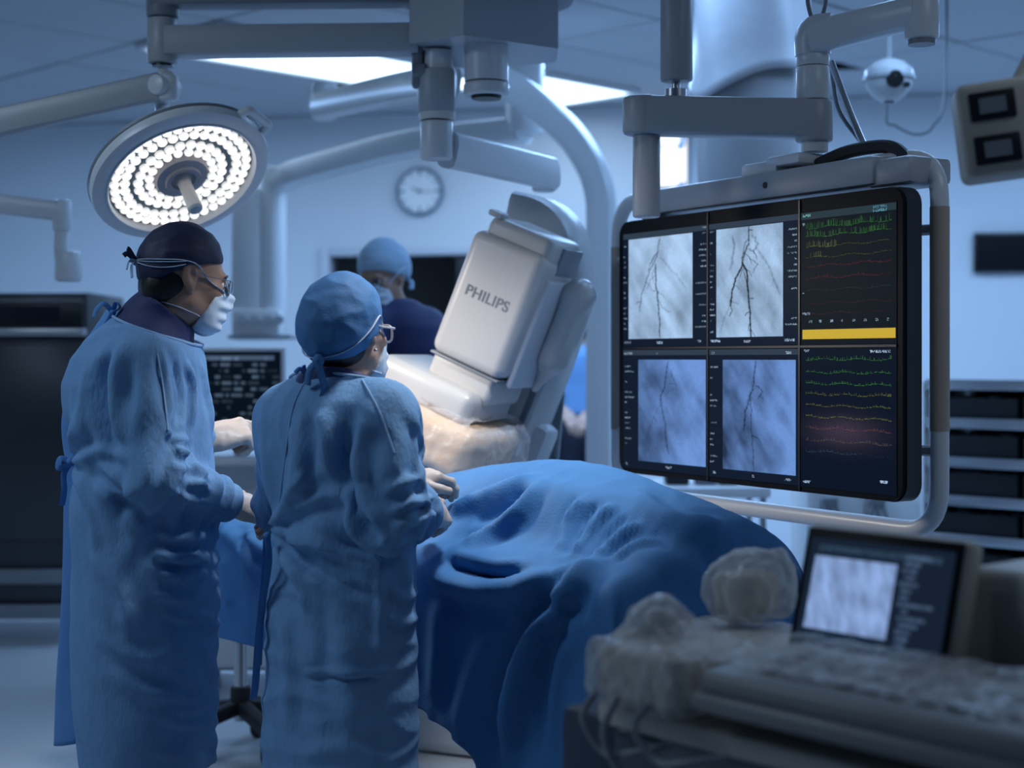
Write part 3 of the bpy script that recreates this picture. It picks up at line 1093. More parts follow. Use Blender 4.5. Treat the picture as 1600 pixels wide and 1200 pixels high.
def stroke(buf, pts, wdt, dark):
    """darken a line; buf is (h,w)"""
    h, w_ = buf.shape
    yy, xx = np.mgrid[0:h, 0:w_]
    for (xa, ya), (xb, yb) in zip(pts[:-1], pts[1:]):
        d = np.array((xb - xa, yb - ya)); L2 = (d * d).sum() + 1e-9
        t = np.clip(((xx - xa) * d[0] + (yy - ya) * d[1]) / L2, 0, 1)
        ds = np.hypot(xx - xa - t * d[0], yy - ya - t * d[1])
        buf *= 1 - dark * np.exp(-(ds / wdt) ** 2)


def wiggle(pts, amp, sub=6):
    out = []
    for (xa, ya), (xb, yb) in zip(pts[:-1], pts[1:]):
        for k in range(sub):
            t = k / sub
            out.append((xa + (xb - xa) * t + r3.normal() * amp, ya + (yb - ya) * t + r3.normal() * amp * .4))
    out.append(pts[-1])
    return out


def xray(x0, y0, x1, y1, vessels, tint, seed, lo, hi, diag=0.0):
    w_, h = x1 - x0, y1 - y0
    xx, yy = np.meshgrid(np.linspace(0, 1, w_), np.linspace(0, 1, h))
    p = np.stack([xx.ravel() * 2.2 + seed - diag * yy.ravel(), yy.ravel() * 2.0 + diag * xx.ravel(), np.full(xx.size, seed * 1.7)], 1)
    n = fbm(p, 4).reshape(h, w_)
    p2 = np.stack([(xx.ravel() * 1.0 - yy.ravel() * .9) * 6 + seed, (xx + yy).ravel() * 1.4, np.full(xx.size, seed)], 1)
    n = n * .75 + fbm(p2, 2).reshape(h, w_) * .35
    g = lo + (hi - lo) * np.clip(.62 + n * .9 + diag * (xx - yy * .35 - .38) * .75, 0, 1)
    g = g * (1 + .05 * r3.normal(size=g.shape))
    for pts, wd, dk, am in vessels:
        P = wiggle([(a * w_, c * h) for a, c in pts], am * .8, 4)
        stroke(g, P, wd * .72, min(.95, dk * 1.05))
    img[y0:y1, x0:x1] = np.clip(g, 0.005, 1)[..., None] * np.array(tint)


def fx(u):
    return int(round(u * GW))


def fy(v):
    return int(round(v * GH))


C1, C2, RM_ = .363, .697, .489
# dim backgrounds of each pane
for (xa, xb) in ((.002, C1 - .004), (C1 + .004, C2 - .006)):
    for (ya, yb) in ((.002, RM_ - .008), (RM_ + .008, .998)):
        img[fy(ya):fy(yb), fx(xa):fx(xb)] = (.005, .011, .026)
        img[fy(ya):fy(ya) + 7, fx(xa):fx(xb)] = (.030, .048, .075)
img[fy(.002):fy(RM_ - .008), fx(C2 + .006):fx(.998)] = (.005, .009, .014)
img[fy(RM_ + .008):fy(.998), fx(C2 + .006):fx(.998)] = (.003, .007, .018)
img[fy(.002):fy(.002) + 8, fx(C2 + .006):fx(.998)] = (.022, .042, .055)
tin = (.47, .69, 1.0)
VA = [([(.50, .0), (.47, .14), (.45, .20)], 1.6, .35, .8), ([(.45, .20), (.38, .28), (.29, .40), (.22, .55), (.18, .72)], 1.8, .42, 1.2), ([(.42, .27), (.44, .42), (.46, .58), (.49, .75), (.50, .98)], 2.2, .66, 1.3),
      ([(.46, .6), (.54, .7), (.66, .74)], 2.0, .2, 1), ([(.5, .2), (.7, .34), (.9, .52)], 2.5, .18, 1.2), ([(.42, .3), (.38, .36), (.40, .45)], 1.2, .35, .8), ([(.47, .14), (.40, .2), (.34, .27)], 1.3, .3, 1.2)]
VB = [([(.50, .0), (.49, .16), (.43, .24), (.40, .32)], 1.8, .66, 1.1), ([(.40, .34), (.30, .46), (.25, .56), (.22, .70)], 2.0, .88, .8), ([(.40, .32), (.46, .40), (.49, .58), (.51, .78), (.53, .99)], 2.1, .9, .8),
      ([(.42, .40), (.46, .48), (.49, .56)], 1.2, .6, .5), ([(.22, .70), (.24, .76), (.20, .8)], 1.3, .5, 1.2), ([(.25, .07), (.27, .18), (.22, .36)], 2.8, .28, 1.2), ([(.60, .2), (.80, .38), (.95, .62)], 2.6, .25, 1.4),
      ([(.52, .28), (.62, .34), (.56, .42)], 1.3, .4, 1.5), ([(.24, .66), (.12, .82), (.06, .95)], 1.8, .2, 1), ([(.55, .06), (.62, .16), (.58, .24)], 2.2, .3, 1.5), ([(.50, .10), (.43, .16), (.41, .24)], 1.2, .5, 1), ([(.50, .2), (.58, .24), (.62, .30)], 1.2, .45, 1.2)]
VC = [([(.45, .02), (.42, .22), (.34, .38), (.40, .62), (.46, .90)], 2.4, .38, 1.2), ([(.5, .1), (.58, .28)], 2, .25, 1.2), ([(.36, .4), (.2, .6), (.12, .8)], 2, .15, 1)]
VD = [([(.46, .02), (.44, .2), (.38, .32), (.32, .46), (.30, .62)], 2.2, .48, 1.2), ([(.40, .3), (.40, .5), (.42, .75), (.44, .98)], 2, .38, 1.2), ([(.46, .22), (.56, .28), (.5, .34)], 1.5, .4, 1.3)]


def specks(v, n, dk):
    """short side twigs round the vessels"""
    for k in range(n):
        pts = v[int(r3.integers(0, min(3, len(v))))][0]
        i = int(r3.integers(0, len(pts) - 1)); t = r3.random()
        x0 = pts[i][0] * (1 - t) + pts[i + 1][0] * t; y0 = pts[i][1] * (1 - t) + pts[i + 1][1] * t
        dx, dy = r3.normal() * .05, abs(r3.normal()) * .05
        v.append(([(x0, y0), (x0 + dx, y0 + dy * .6), (x0 + dx * 1.6, y0 + dy * 1.7)], 1.0, dk * r3.uniform(.5, 1), .5))


specks(VA, 10, .4); specks(VB, 16, .55); specks(VC, 6, .25); specks(VD, 8, .3)
xray(fx(.027), fy(.028), fx(.302), fy(.450), VA, tin, 3.1, .30, .96)
xray(fx(.396), fy(.028), fx(.640), fy(.450), VB, tin, 8.4, .28, .95)
xray(fx(.070), fy(.538), fx(.355), fy(.962), VC, (.22, .43, .98), 5.7, .10, .72, 1.0)
xray(fx(.420), fy(.538), fx(.684), fy(.962), VD, (.22, .43, .98), 12.2, .08, .70, 1.0)
wh = (.26, .38, .50)
for xa, xb, ya, yb, rt in ((.004, .022, .03, .45, 0), (.308, .356, .01, .42, 1), (C1 + .008, .392, .03, .45, 0), (.645, C2 - .010, .01, .42, 1), (.010, .055, .54, .96, 0), (C1 + .008, .408, .54, .96, 0)):
    text_rows(fx(xa), fx(xb), fy(ya), fy(yb), wh, .62, 7, 2, rt)
for xa, xb, ya in ((.005, .04, .46), (.15, .18, .462), (.32, .352, .46), (C1 + .01, C1 + .05, .46), (.50, .54, .464), (.645, C2 - .012, .46), (.005, .06, .505), (.15, .175, .505), (C1 + .01, C1 + .07, .505), (.65, C2 - .012, .505), (.01, .04, .975), (.19, .22, .975), (C1 + .02, C1 + .06, .975), (.53, .56, .975), (.645, C2 - .015, .975), (C2 + .015, C2 + .05, .50), (.92, .99, .503), (C2 + .012, C2 + .045, .975), (.95, .99, .95)):
    text_rows(fx(xa), fx(xb), fy(ya), fy(ya) + 6, (.4, .55, .75), 1, 4, 3)
# physiological traces
xs = np.arange(fx(C2 + .02), fx(.985))


def trace(y, colr, amp, spiky, fade):
    for i, x in enumerate(xs):
        u = i / len(xs)
        s = r3.random()
        hgt = int(round(amp * s)) if s > spiky and u < fade else 0
        br = (1 if u < fade else .55) * r3.uniform(.2, 1) * (1 if hgt == 0 else .8)
        if r3.random() < .12:
            continue
        yy = y + int(round(.9 * math.sin(i * .11 + y)))
        img[yy - hgt:yy + 1, x] = np.maximum(img[yy - hgt:yy + 1, x], np.array(colr) * br)


gr, yl, rd = (.035, .15, .045), (.10, .12, .04), (.085, .018, .025)
for v, c_, a_, s_, f_ in ((.060, gr, 7, .55, 1.0), (.092, gr, 6, .6, .95), (.128, yl, 7, .55, .40), (.165, yl, 6, .6, .25), (.198, rd, 1, .8, 1), (.24, rd, 2, .85, .9), (.285, (.02, .035, .05), 1, .9, 1), (.33, (.05, .014, .02), 1, .9, 1), (.37, (.05, .016, .03), 1, .9, .6),
                          (.535, gr, 3, .7, 1), (.58, gr, 2, .7, 1), (.622, gr, 2, .7, 1), (.66, yl, 2, .75, 1), (.70, yl, 1, .7, 1), (.74, yl, 1, .7, 1), (.78, (.10, .04, .05), 2, .75, 1), (.825, (.07, .065, .07), 2, .75, 1), (.865, (.02, .045, .10), 2, .75, .6)):
    trace(fy(v), c_, a_, s_, f_)
text_rows(fx(C2 + .010), fx(C2 + .04), fy(.04), fy(.42), wh, .55, 8, 3)
text_rows(fx(C2 + .012), fx(C2 + .06), fy(.008), fy(.024), (.2, .5, .45), 1, 4, 3)
text_rows(fx(.93), fx(.99), fy(.005), fy(.03), (.12, .35, .5), 1, 4, 3)
img[fy(.428):fy(.462), fx(C2 + .010):fx(.996)] = (.60, .41, .04)
text_rows(fx(C2 + .02), fx(C2 + .13), fy(.437), fy(.457), (.34, .23, .02), 1, 4, 3)
for k in range(8):
    text_rows(fx(C2 + .03 + k * .035), fx(C2 + .043 + k * .035), fy(.395), fy(.415), wh, .9, 4, 3)
# pink clouded patch in the lower traces
yy, xx = np.mgrid[0:GH, 0:GW]
gl = np.exp(-(((xx / GW - .84) / .10) ** 2 + ((yy / GH - .79) / .055) ** 2))
img += gl[..., None] * np.array((.05, .032, .045)) * (.6 + .4 * r3.random(gl.shape))[..., None]
iu0, iu1, iv0, iv1 = .020, .9826, .950, .020
scr = screen_mat('screen_glow', 0.95)
picture_grid('display', MP(iu0, iv0, .0015), mu * (MW * (iu1 - iu0)), Vector((0, 0, (iv1 - iv0) * MH)), img, scr, mon)
b = MB()
for u in (iu0 + (iu1 - iu0) * C1, iu0 + (iu1 - iu0) * C2):
    b.box(MP(u, .5, .002), (.006, .004, MH * .985), RM)
b.box(MP((iu0 + iu1) / 2, iv0 + (iv1 - iv0) * RM_, .002), (MW * (iu1 - iu0), .004, .006), RM)
b.build('divider', M_black, mon)
# --- tube frame behind
tr = Vector((1.058, 3.80, 0)) - mu * 0.0; tl = tr - mu * (1.385)
Zt, Zb = 1.885, .948
ring = [tr + Vector((0, 0, z)) for z in ()]
P = fillet([tr - mu * .5 + Vector((0, 0, Zt)), tr + Vector((0, 0, Zt)), tr + Vector((0, 0, Zb)), tl + Vector((0, 0, Zb)), tl + Vector((0, 0, Zt)), tl + mu * .5 + Vector((0, 0, Zt))], .115, 8)
b = MB(); b.tube(P, .0235, 16); b.build('tube_frame', M_white, mon)
M_wrap = mat('tan_grip', (0.46, 0.37, 0.30), 0.55, noise=.06)
b = MB(); b.tube([tr + Vector((0, 0, 1.755)), tr + Vector((0, 0, 1.20))], .0245, 16); o = b.build('grip_sleeve', M_wrap, mon); o['label'] = 'tan sleeve on the right tube'
b = MB(); b.tube([tl + Vector((0, 0, 1.74)), tl + Vector((0, 0, 1.15))], .0245, 16); b.build('grip_sleeve', M_wrap, mon)
for z in (1.15, 1.70):                                              # brackets that hold casing and tube
    for e_, s_ in ((tr, -1), (tl, 1)):
        b = MB(); b.tube([e_ + Vector((0, 0, z)), e_ + mu * s_ * .14 + mn * .03 + Vector((0, 0, z))], .014, 10); b.build('bracket', M_grey, mon)
# --- grey carrier bar above
b = MB(); b.box(MP(.50, 1.0, -.10) + Vector((0, 0, .050)), (MW * .80, .17, .075), RM, .012)
b.box(MP(.10, 1.0, -.10) + Vector((0, 0, .028)), (.10, .15, .05), RM, .01); b.build('carrier_bar', M_grey, mon)
b = MB(); b.box(MP(.93, 1.0, -.10) + Vector((0, 0, .042)), (.16, .15, .07), RM, .015); b.build('carrier_end', M_grey, mon)
b = MB(); b.cyl(MP(.56, 1.0, -.016) + Vector((0, 0, .05)), MP(.56, 1.0, -.013) + Vector((0, 0, .05)), .009, n=16); b.build('lock_hole', M_black, mon)
b = MB(); b.box(MP(.52, 1.0, -.10) + Vector((0, 0, .098)), (.15, .14, .045), RM, .01); b.box(MP(.60, 1.0, -.10) + Vector((0, 0, .115)), (.14, .14, .03), RM, .01); b.build('carrier_block', M_white, mon)
b = MB(); b.tube([MP(.66, 1, -.10) + Vector((0, 0, .10)), MP(.74, 1, -.12) + Vector((0, 0, .125)), MP(.86, 1, -.12) + Vector((0, 0, .12)), MP(.93, 1, -.10) + Vector((0, 0, .075))], .018, 10, sub=6); b.build('hose', M_rubber, mon)

# ------------------------------------------------------------------ suspension arm of the screen
SY = 4.17
sa = thing('screen_suspension', 'grey jointed ceiling suspension that carries the very large black screen', 'suspension arm', W(1055, 0, SY))
b = MB(); b.cyl(W(1273, 238, SY), W(1273, 215, SY), .036, n=24); b.build('pivot', M_white, sa)
b = MB(); b.cyl(W(1272, 222, SY), W(1272, 158, SY), .050, bevel=.006, n=32); b.build('arm_post', M_grey, sa)
b = MB(); b.cyl(W(1270, 157, SY), W(1270, 105, SY), .0445, bevel=.003, n=32); b.build('riser', M_white, sa)
b = MB(); b.cyl(W(1270, 104, SY), W(1270, 84, SY), .0445, bevel=.003, n=32); b.build('riser', M_white, sa)
b = MB(); b.tube(fillet([W(1270, 86, SY), W(1268, 50, SY), W(1300, 48, SY - .02)], .09), .048, 20); b.build('riser_elbow', M_white, sa)
b = MB(); b.sweep([W(1270, 60, SY - .02), W(1360, 36, SY - .1), W(1438, 18, SY - .2)], .09, .085, (0, 1, 0), sub=4, bevel=.3); b.build('upper_arm', M_white, sa)
b = MB(); b.cyl(W(1440, 62, SY - .2), W(1440, -16, SY - .2), .044, bevel=.008, n=28); b.cyl(W(1440, -10, SY - .2), Vector((*W(1440, 0, SY - .2).xy, CEIL)), .05, n=28); b.build('ceiling_post', M_white, sa)
b = MB(); b.cyl(W(1440, 70, SY - .2), W(1440, 60, SY - .2), .035, n=24); b.build('post_cap', M_dgrey, sa)
b = MB(); b.sweep([W(1000, 181, SY + .12), W(1272, 187, SY)], .10, .104, (0, 1, 0), bevel=.12); b.build('lower_arm', M_grey, sa)
b = MB(); b.cyl(W(1004, 211, SY + .12), W(1004, 151, SY + .12), .056, bevel=.012, n=32); b.build('arm_end', M_grey, sa)
b = MB(); b.cyl(W(1010, 340, SY + .12), W(1010, 208, SY + .12), .0385, bevel=.006, n=28); b.build('drop_handle', M_grey, sa)
b = MB(); b.cyl(W(1056, 152, SY + .10), W(1056, 140, SY + .10), .030, n=24); b.cyl(W(1056, 145, SY + .10), W(1056, 122, SY + .10), .012, n=16); b.build('piston', M_steel, sa)
b = MB(); b.cyl(W(1057, 128, SY + .10), W(1057, -60, SY + .10), .045, bevel=.008, n=32); b.build('lift_cylinder', M_grey, sa)
b = MB(); b.cyl(W(1057, -55, SY + .10), Vector((*W(1057, 0, SY + .10).xy, CEIL)), .052, n=32); b.build('ceiling_post', M_grey, sa)
for pts, r_ in (([W(1298, 95, SY + .05), W(1318, 150, SY + .06), W(1336, 195, SY + .07), W(1352, 232, SY + .08)], .010), ([W(1300, 110, SY + .08), W(1310, 170, SY + .09), W(1340, 215, SY + .1), W(1362, 240, SY + .1)], .006), ([W(1268, -30, SY + .02), W(1262, 0, SY), W(1270, 36, SY)], .006), ([W(1290, -30, SY), W(1290, 5, SY), W(1280, 40, SY)], .006)):
    b = MB(); b.tube(pts, r_, 8, sub=6); b.build('cable', M_steel if r_ > .008 else M_dgrey, sa)

# ------------------------------------------------------------------ wide ceiling column with cover
Y = 5.9
t = thing('ceiling_column', 'wide pale ceiling column rising behind the suspension of the large screen', 'column', W(1170, 0, Y))
b = MB(); b.lathe([(.190, W(0, 320, Y).z), (.195, W(0, 200, Y).z), (.20, W(0, 60, Y).z), (.20, CEIL)], (W(1168, 0, Y).x, Y, 0), n=48); b.build('column', M_grey, t)
# loose cover, its lower hem slanting up to the right
xs_ = W(1172, 0, Y).x
nn_ = 56; rows = 14
V_ = []; F_ = []
for k in range(rows + 1):
    for i in range(nn_):
        a = 2 * math.pi * i / nn_
        lowz = W(0, 128, Y).z + .07 * math.cos(a - .3) + .02 * math.sin(3 * a)
        z_ = lowz + (CEIL - .002 - lowz) * k / rows
        rr = .222 + .008 * math.sin(5 * a + k * .25) + .012 * max(0, 1 - k / 2)
        V_.append((xs_ + rr * math.cos(a), Y + rr * math.sin(a), z_))
for k in range(rows):
    for i in range(nn_):
        j = (i + 1) % nn_
        F_.append((k * nn_ + i, k * nn_ + j, (k + 1) * nn_ + j, (k + 1) * nn_ + i))
o = arrays('cover', V_, np.array(F_), mat('column_cover', (.60, .62, .66), .35, bump=.3, bscale=12, bdist=.01), t)
so_ = o.modifiers.new('thick', 'SOLIDIFY'); so_.thickness = .004

# ------------------------------------------------------------------ dome camera, its wire, and control box
Y = 6.0
dc = W(1389, 125, Y)
t = thing('dome_camera', 'small round white ceiling camera with a dark lens hanging below the upper arm', 'camera', dc)
b = MB(); b.lathe([(.0, -.085), (.03, -.083), (.065, -.06), (.088, -.025), (.096, .01), (.09, .04), (.06, .068), (.03, .08), (.0, .082)], dc, n=36); b.build('dome', M_white, t)
b = MB(); b.lathe([(.097, -.004), (.1, .0), (.1, .01), (.097, .014)], dc, n=36, cap=False); b.build('band', M_grey, t)
ld = Vector((.02, -.98, -.12)).normalized()
b = MB(); b.lathe([(.034, .066), (.034, .092), (.026, .099), (.0, .099)], dc, ld, 24); b.build('lens', M_black, t)
b = MB(); b.cyl(dc + Vector((0, 0, .075)), Vector((dc.x, dc.y, CEIL)), .010, n=12); b.build('stem', M_grey, t)
b = MB(); b.box(dc + Vector((.05, -.07, -.03)), (.025, .03, .02), None, .004); b.lathe([(.02, -.09), (.02, -.078)], dc); b.build('sensor', M_black, t)
wp = [W(1386, 191, 6.6), W(1398, 196, 6.6), W(1410, 203, 6.6), W(1428, 210, 6.6), W(1446, 208, 6.6), W(1458, 197, 6.6)]
wp = [Vector((wp[0].x, wp[0].y, CEIL))] + [Vector((wp[0].x, wp[0].y, wp[0].z + .1))] + wp + [Vector((wp[-1].x + .05, wp[-1].y, wp[-1].z + .12)), Vector((wp[-1].x + .06, wp[-1].y, CEIL))]
b = MB(); b.tube(wp, .006, 8, sub=5); tag(b.build('loose_cable', M_dgrey), 'thin dark looped cable hanging from the ceiling under the round camera', 'cable')

Y = 3.0
bc = W(1560, 206, Y)
t = thing('control_box', 'beige hanging box with two dark square windows at the upper right edge', 'control box', bc)
Rb = Matrix.Rotation(math.radians(-13), 3, 'Z') @ Matrix.Rotation(math.radians(-7), 3, 'Y')
b = MB(); b.box(bc, (.155, .16, .182), Rb, .018, 3); b.build('shell', M_beige, t)
for dz in (.042, -.042):
    b = MB(); b.box(bc + Rb @ Vector((-.012, -.0805, dz)), (.085, .006, .055), Rb, .004); b.build('window', M_black, t)
    b = MB(); b.box(bc + Rb @ Vector((-.012, -.0845, dz)), (.05, .003, .03), Rb); b.build('display', M_dgrey, t)
b = MB(); b.tube(fillet([bc + Rb @ Vector((.05, .02, .08)), bc + Vector((.11, .05, .2)), Vector((bc.x + .14, bc.y + .05, CEIL))], .1), .022, 12); b.build('hanger', M_beige, t)

# ------------------------------------------------------------------ supply shelving at the right
rd_ = Vector((.73, -.68, 0)).normalized(); rn_ = Vector((-.68, -.73, 0)).normalized()
RR = Matrix((rd_, -rn_, Vector((0, 0, 1)))).transposed()
r0 = W(1447, 0, 6.7)
r0 = Vector((r0.x, r0.y, 0))
RWid = 1.25


def RP(u, z, d=0.0):
    return r0 + rd_ * u + rn_ * d + Vector((0, 0, z))


sh = thing('supply_shelving', 'open shelving with bright metal shelf edges and dark trays at the right edge', 'shelving', r0)
zs_ = [1.272, 1.107, .940, .775, .610, .43, .22]
for z_ in zs_:
    b = MB(); b.box(RP(RWid / 2, z_, -.22), (RWid, .44, .022), RR, .003); b.box(RP(RWid / 2, z_ - .005, .004), (RWid, .014, .046), RR, .004); b.build('shelf_board', M_steel, sh)
for u in (0.012, RWid - .012):
    for d in (-.02, -.42):
        b = MB(); b.box(RP(u, .64, d), (.025, .025, 1.28), RR, .003); b.build('upright', M_steel, sh)
b = MB(); b.box(RP(RWid / 2, .68, -.435), (RWid, .01, 1.18), RR); b.build('back_panel', M_dark, sh)
b = MB(); b.box(RP(-.012, .66, -.22), (.012, .44, 1.24), RR, .003); b.build('side_panel', M_white, sh)
M_tray = mat('black_tray', (0.014, 0.017, 0.022), .45, noise=.3, nscale=9)
M_pack = mat('grey_packet', (0.12, 0.15, 0.19), .5, noise=.5, nscale=14, bump=.5, bscale=22, bdist=.01)
r5 = random.Random(4)
for lv, z_ in enumerate(zs_[1:6]):
    word = ('upper', 'second', 'third', 'fourth', 'lowest')[lv]
    for k in range(3):
        u = .035 + k * .395
        tb = thing('storage_tray', 'black tray, %s from the white side panel, on the %s shelf below the top' % (('first', 'second', 'third')[k], word), 'tray', RP(u + .19, z_ + .012, -.19))
        b = MB(); hgt = .085 + .02 * r5.random()
        for cu, cd, su, sd in ((u + .19, -.02, .37, .008), (u + .19, -.36, .37, .008), (u + .008, -.19, .008, .33), (u + .372, -.19, .008, .33)):
            b.box(RP(cu, z_ + .014 + hgt / 2, cd), (su, sd, hgt), RR, .003)
        b.box(RP(u + .19, z_ + .016, -.19), (.37, .34, .008), RR); b.build('bin', M_tray, tb)
        for q_ in range(5):
            b = MB(); b.box(RP(u + .06 + q_ * .062, z_ + .02 + hgt * .55, -.10 - .12 * r5.random()), (.05, .10 + .05 * r5.random(), hgt * (.8 + .2 * r5.random())), RR @ Matrix.Rotation(r5.uniform(-.15, .15), 3, 'Y'), .01); b.build('packet', M_pack, tb)

# ------------------------------------------------------------------ low white cabinets seen under the large screen
t = thing('low_cabinet', 'low white supply cabinet with two doors seen under the large screen', 'cabinet', Vector((W(1345, 0, 6.9).x, 7.1, 0)))
xa, xb = W(1262, 0, 6.9).x, W(1442, 0, 6.9).x
b = MB(); b.box(((xa + xb) / 2, 7.12, .42), (xb - xa, .42, .84), None, .01); b.build('body', M_white, t)
for k in range(2):
    xc = xa + (xb - xa) * (.25 + .5 * k)
    b = MB(); b.box((xc, 6.898, .43), ((xb - xa) / 2 - .02, .02, .74), None, .006); d_ = b.build('door', M_white, t)
    b = MB(); b.box((xc + (.08 if k == 0 else -.08), 6.88, .55), (.012, .02, .12), None, .004); b.build('handle', M_steel, d_)
for px, lab in ((1298, 'left'), (1372, 'right')):
    tp = W(px, 790, 6.84)
    t2 = thing('hose_bundle', 'grey hanging hose bundle at the %s door of the low white cabinet' % lab, 'hose', tp)
    b = MB(); b.box(Vector((tp.x, 6.8635, tp.z + .012)), (.07, .047, .05), None, .01); b.build('hook', M_dgrey, t2)
    b = MB()
    for q_ in range(3):
        x_ = (q_ - 1) * .022
        b.tube([tp + Vector((x_, 0, 0)), tp + Vector((x_ * 1.6, -.01, -.08)), tp + Vector((-x_, 0, -.18)), tp + Vector((x_ * .6, 0, -.30))], .008, 8, sub=4)
    b.build('hose', M_dgrey, t2)
t = thing('instrument_trolley', 'white-topped trolley with dark boxes beyond the raised drape, under the screen', 'trolley', Vector((W(1120, 0, 6.4).x, 6.5, 0)))
xa, xb = W(1030, 0, 6.4).x, W(1205, 0, 6.4).x
b = MB(); b.box(((xa + xb) / 2, 6.62, W(0, 770, 6.4).z), (xb - xa, .45, .045), None, .01); b.build('top', M_white, t)
b = MB(); b.box(((xa + xb) / 2, 6.62, .35), (xb - xa, .45, .03), None, .008); b.build('lower_shelf', M_white, t)
for x_ in (xa + .03, xb - .03):
    for y_ in (6.43, 6.81):
        b = MB(); b.cyl((x_, y_, 0), (x_, y_, W(0, 775, 6.4).z), .014); b.build('leg', M_steel, t)
for k, (px, w_, h_, m_) in enumerate(((1060, .10, .10, M_black), (1105, .09, .07, M_dgrey), (1140, .08, .10, M_black), (1180, .09, .06, mat('brown_box', (.12, .06, .05), .6)))):
    z_ = W(0, 770, 6.4).z + .0235
    bb = MB(); bb.box((W(px, 0, 6.5).x, 6.58, z_ + h_ / 2), (w_, .12, h_), None, .01)
    bb.box((W(px, 0, 6.5).x, 6.58, z_ + h_ + .004), (w_ * .96, .115, .008), None, .003)
    tag(bb.build('supply_box', m_), ('black box standing first on the white-topped trolley', 'grey box standing second on the white-topped trolley', 'black box standing third on the white-topped trolley', 'brown box standing last on the white-topped trolley')[k], 'box')
for k in range(3):
    bb = MB(); xk = W(1075 + 45 * k, 0, 6.5).x; bb.box((xk, 6.60, .365 + .11), (.105, .2, .22), None, .015); bb.box((xk, 6.495, .48), (.06, .01, .03), None, .003)
    tag(bb.build('storage_case', M_dark), 'dark case, %s from the left, on the lower shelf of the white-topped trolley' % ('first', 'second', 'third')[k], 'case', 'cases on the trolley lower shelf')
# ------------------------------------------------------------------ C-arm with detector
PH = math.radians(25); RO = math.radians(23)
n0 = Vector((-math.sin(PH), -math.cos(PH), 0)); w0 = Vector((math.cos(PH), -math.sin(PH), 0)); zz = Vector((0, 0, 1))
ca = zz * math.cos(RO) + w0 * math.sin(RO); cw = w0 * math.cos(RO) - zz * math.sin(RO)
CP = W(668, 545, 4.8)
RC = Matrix((cw, -n0, ca)).transposed()        # u across, d away, v up


def CA(u, v, d=0.0):
    return CP + cw * u + ca * v - n0 * d


carm = thing('x_ray_arm', 'large white tilted C-shaped x-ray arm with its detector wrapped in clear film', 'x-ray machine', (CA(.2, -.5, .5).x, CA(.2, -.5, .5).y, 0))
M_cw = mat('detector_white', (0.60, 0.585, 0.57), 0.34, noise=.02, nscale=3)
M_side = mat('detector_side', (0.62, 0.65, 0.70), 0.4)
b = MB(); b.box(CA(.1325, .205, .14), (.265, .28, .41), RC, .035, 4)
b.box(CA(.142, .40, .155), (.235, .25, .13), RC, .03, 4); b.build('detector_housing', M_cw, carm)
b = MB(); b.box(CA(.038, .468, .06), (.05, .06, .02), RC, .008); b.build('housing_lip', M_cw, carm)
b = MB(); b.box(CA(.268, .16, .17), (.022, .20, .36), RC, .01, 3); b.build('side_panel', M_side, carm)
b = MB(); b.box(CA(.262, .40, .19), (.012, .15, .09), RC, .005); b.build('grip_recess', mat('recess_grey', (.28, .31, .36), .5), carm)
b = MB(); b.box(CA(.13, -.045, .14), (.235, .24, .10), RC, .022, 3); b.build('neck', M_cw, carm)
b = MB(); b.box(CA(.132, -.003, .14), (.25, .262, .008), RC, .002); b.build('shadow_gap', M_dgrey, carm)
b = MB(); b.box(CA(.050, -.115, .11), (.36, .32, .105), RC, .035, 4); b.build('detector_ring', M_cw, carm)
b = MB(); b.box(CA(.050, -.169, .11), (.37, .33, .010), RC, .004); b.build('seam', M_dgrey, carm)
V, Q = sdf_mesh([rbox(CA(.062, -.243, .10), (.232, .185, .080), .04, np.array(RC), 0)], .008)
N_ = normals(V, Q)
V = V + N_ * (.0025 * ridge(V * np.array((9, 9, 16))) + .0012 * noise3(V * 24))[:, None]
arrays('detector_face', V, Q, mat('detector_tan', (0.74, 0.52, 0.34), .30, noise=.12, nscale=7, bump=.35, bscale=26, bdist=.01), carm)
# clear film bagged round the detector
V, Q = sdf_mesh([rbox(CA(.062, -.246, .10), (.250, .205, .098), .05, np.array(RC), 0), rbox(CA(.17, -.268, .10), (.15, .185, .082), .05, np.array(RC), .08)], .008)
N_ = normals(V, Q)
loc = (V - npv(CP)) @ np.array(RC)
V = V + N_ * (.010 * (ridge(V * np.array((7, 7, 12)) + 4) - .3) + .006 * ridge(V * 19) + .005 * noise3(V * 45))[:, None]
V, Q = prune(V, Q, (loc[Q].mean(1)[:, 2] < -.13 + .02 * np.sin(loc[Q].mean(1)[:, 0] * 40)))
M_film = bpy.data.materials.new('clear_film'); M_film.use_nodes = True
nt = M_film.node_tree; nt.nodes.clear()
out = nt.nodes.new('ShaderNodeOutputMaterial'); mx = nt.nodes.new('ShaderNodeMixShader'); tr_ = nt.nodes.new('ShaderNodeBsdfTransparent'); gl_ = nt.nodes.new('ShaderNodeBsdfPrincipled')
gl_.inputs['Base Color'].default_value = (.85, .87, .92, 1); gl_.inputs['Roughness'].default_value = .12
lw = nt.nodes.new('ShaderNodeLayerWeight'); lw.inputs['Blend'].default_value = .22
tcn = nt.nodes.new('ShaderNodeTexCoord'); nz = nt.nodes.new('ShaderNodeTexNoise'); nz.inputs['Scale'].default_value = 30; nz.inputs['Detail'].default_value = 4
bp = nt.nodes.new('ShaderNodeBump'); bp.inputs['Strength'].default_value = .7; bp.inputs['Distance'].default_value = .012
ad = nt.nodes.new('ShaderNodeMath'); ad.operation = 'MULTIPLY_ADD'; ad.inputs[1].default_value = .55; ad.inputs[2].default_value = .14
nt.links.new(tcn.outputs['Object'], nz.inputs['Vector']); nt.links.new(nz.outputs['Fac'], bp.inputs['Height'])
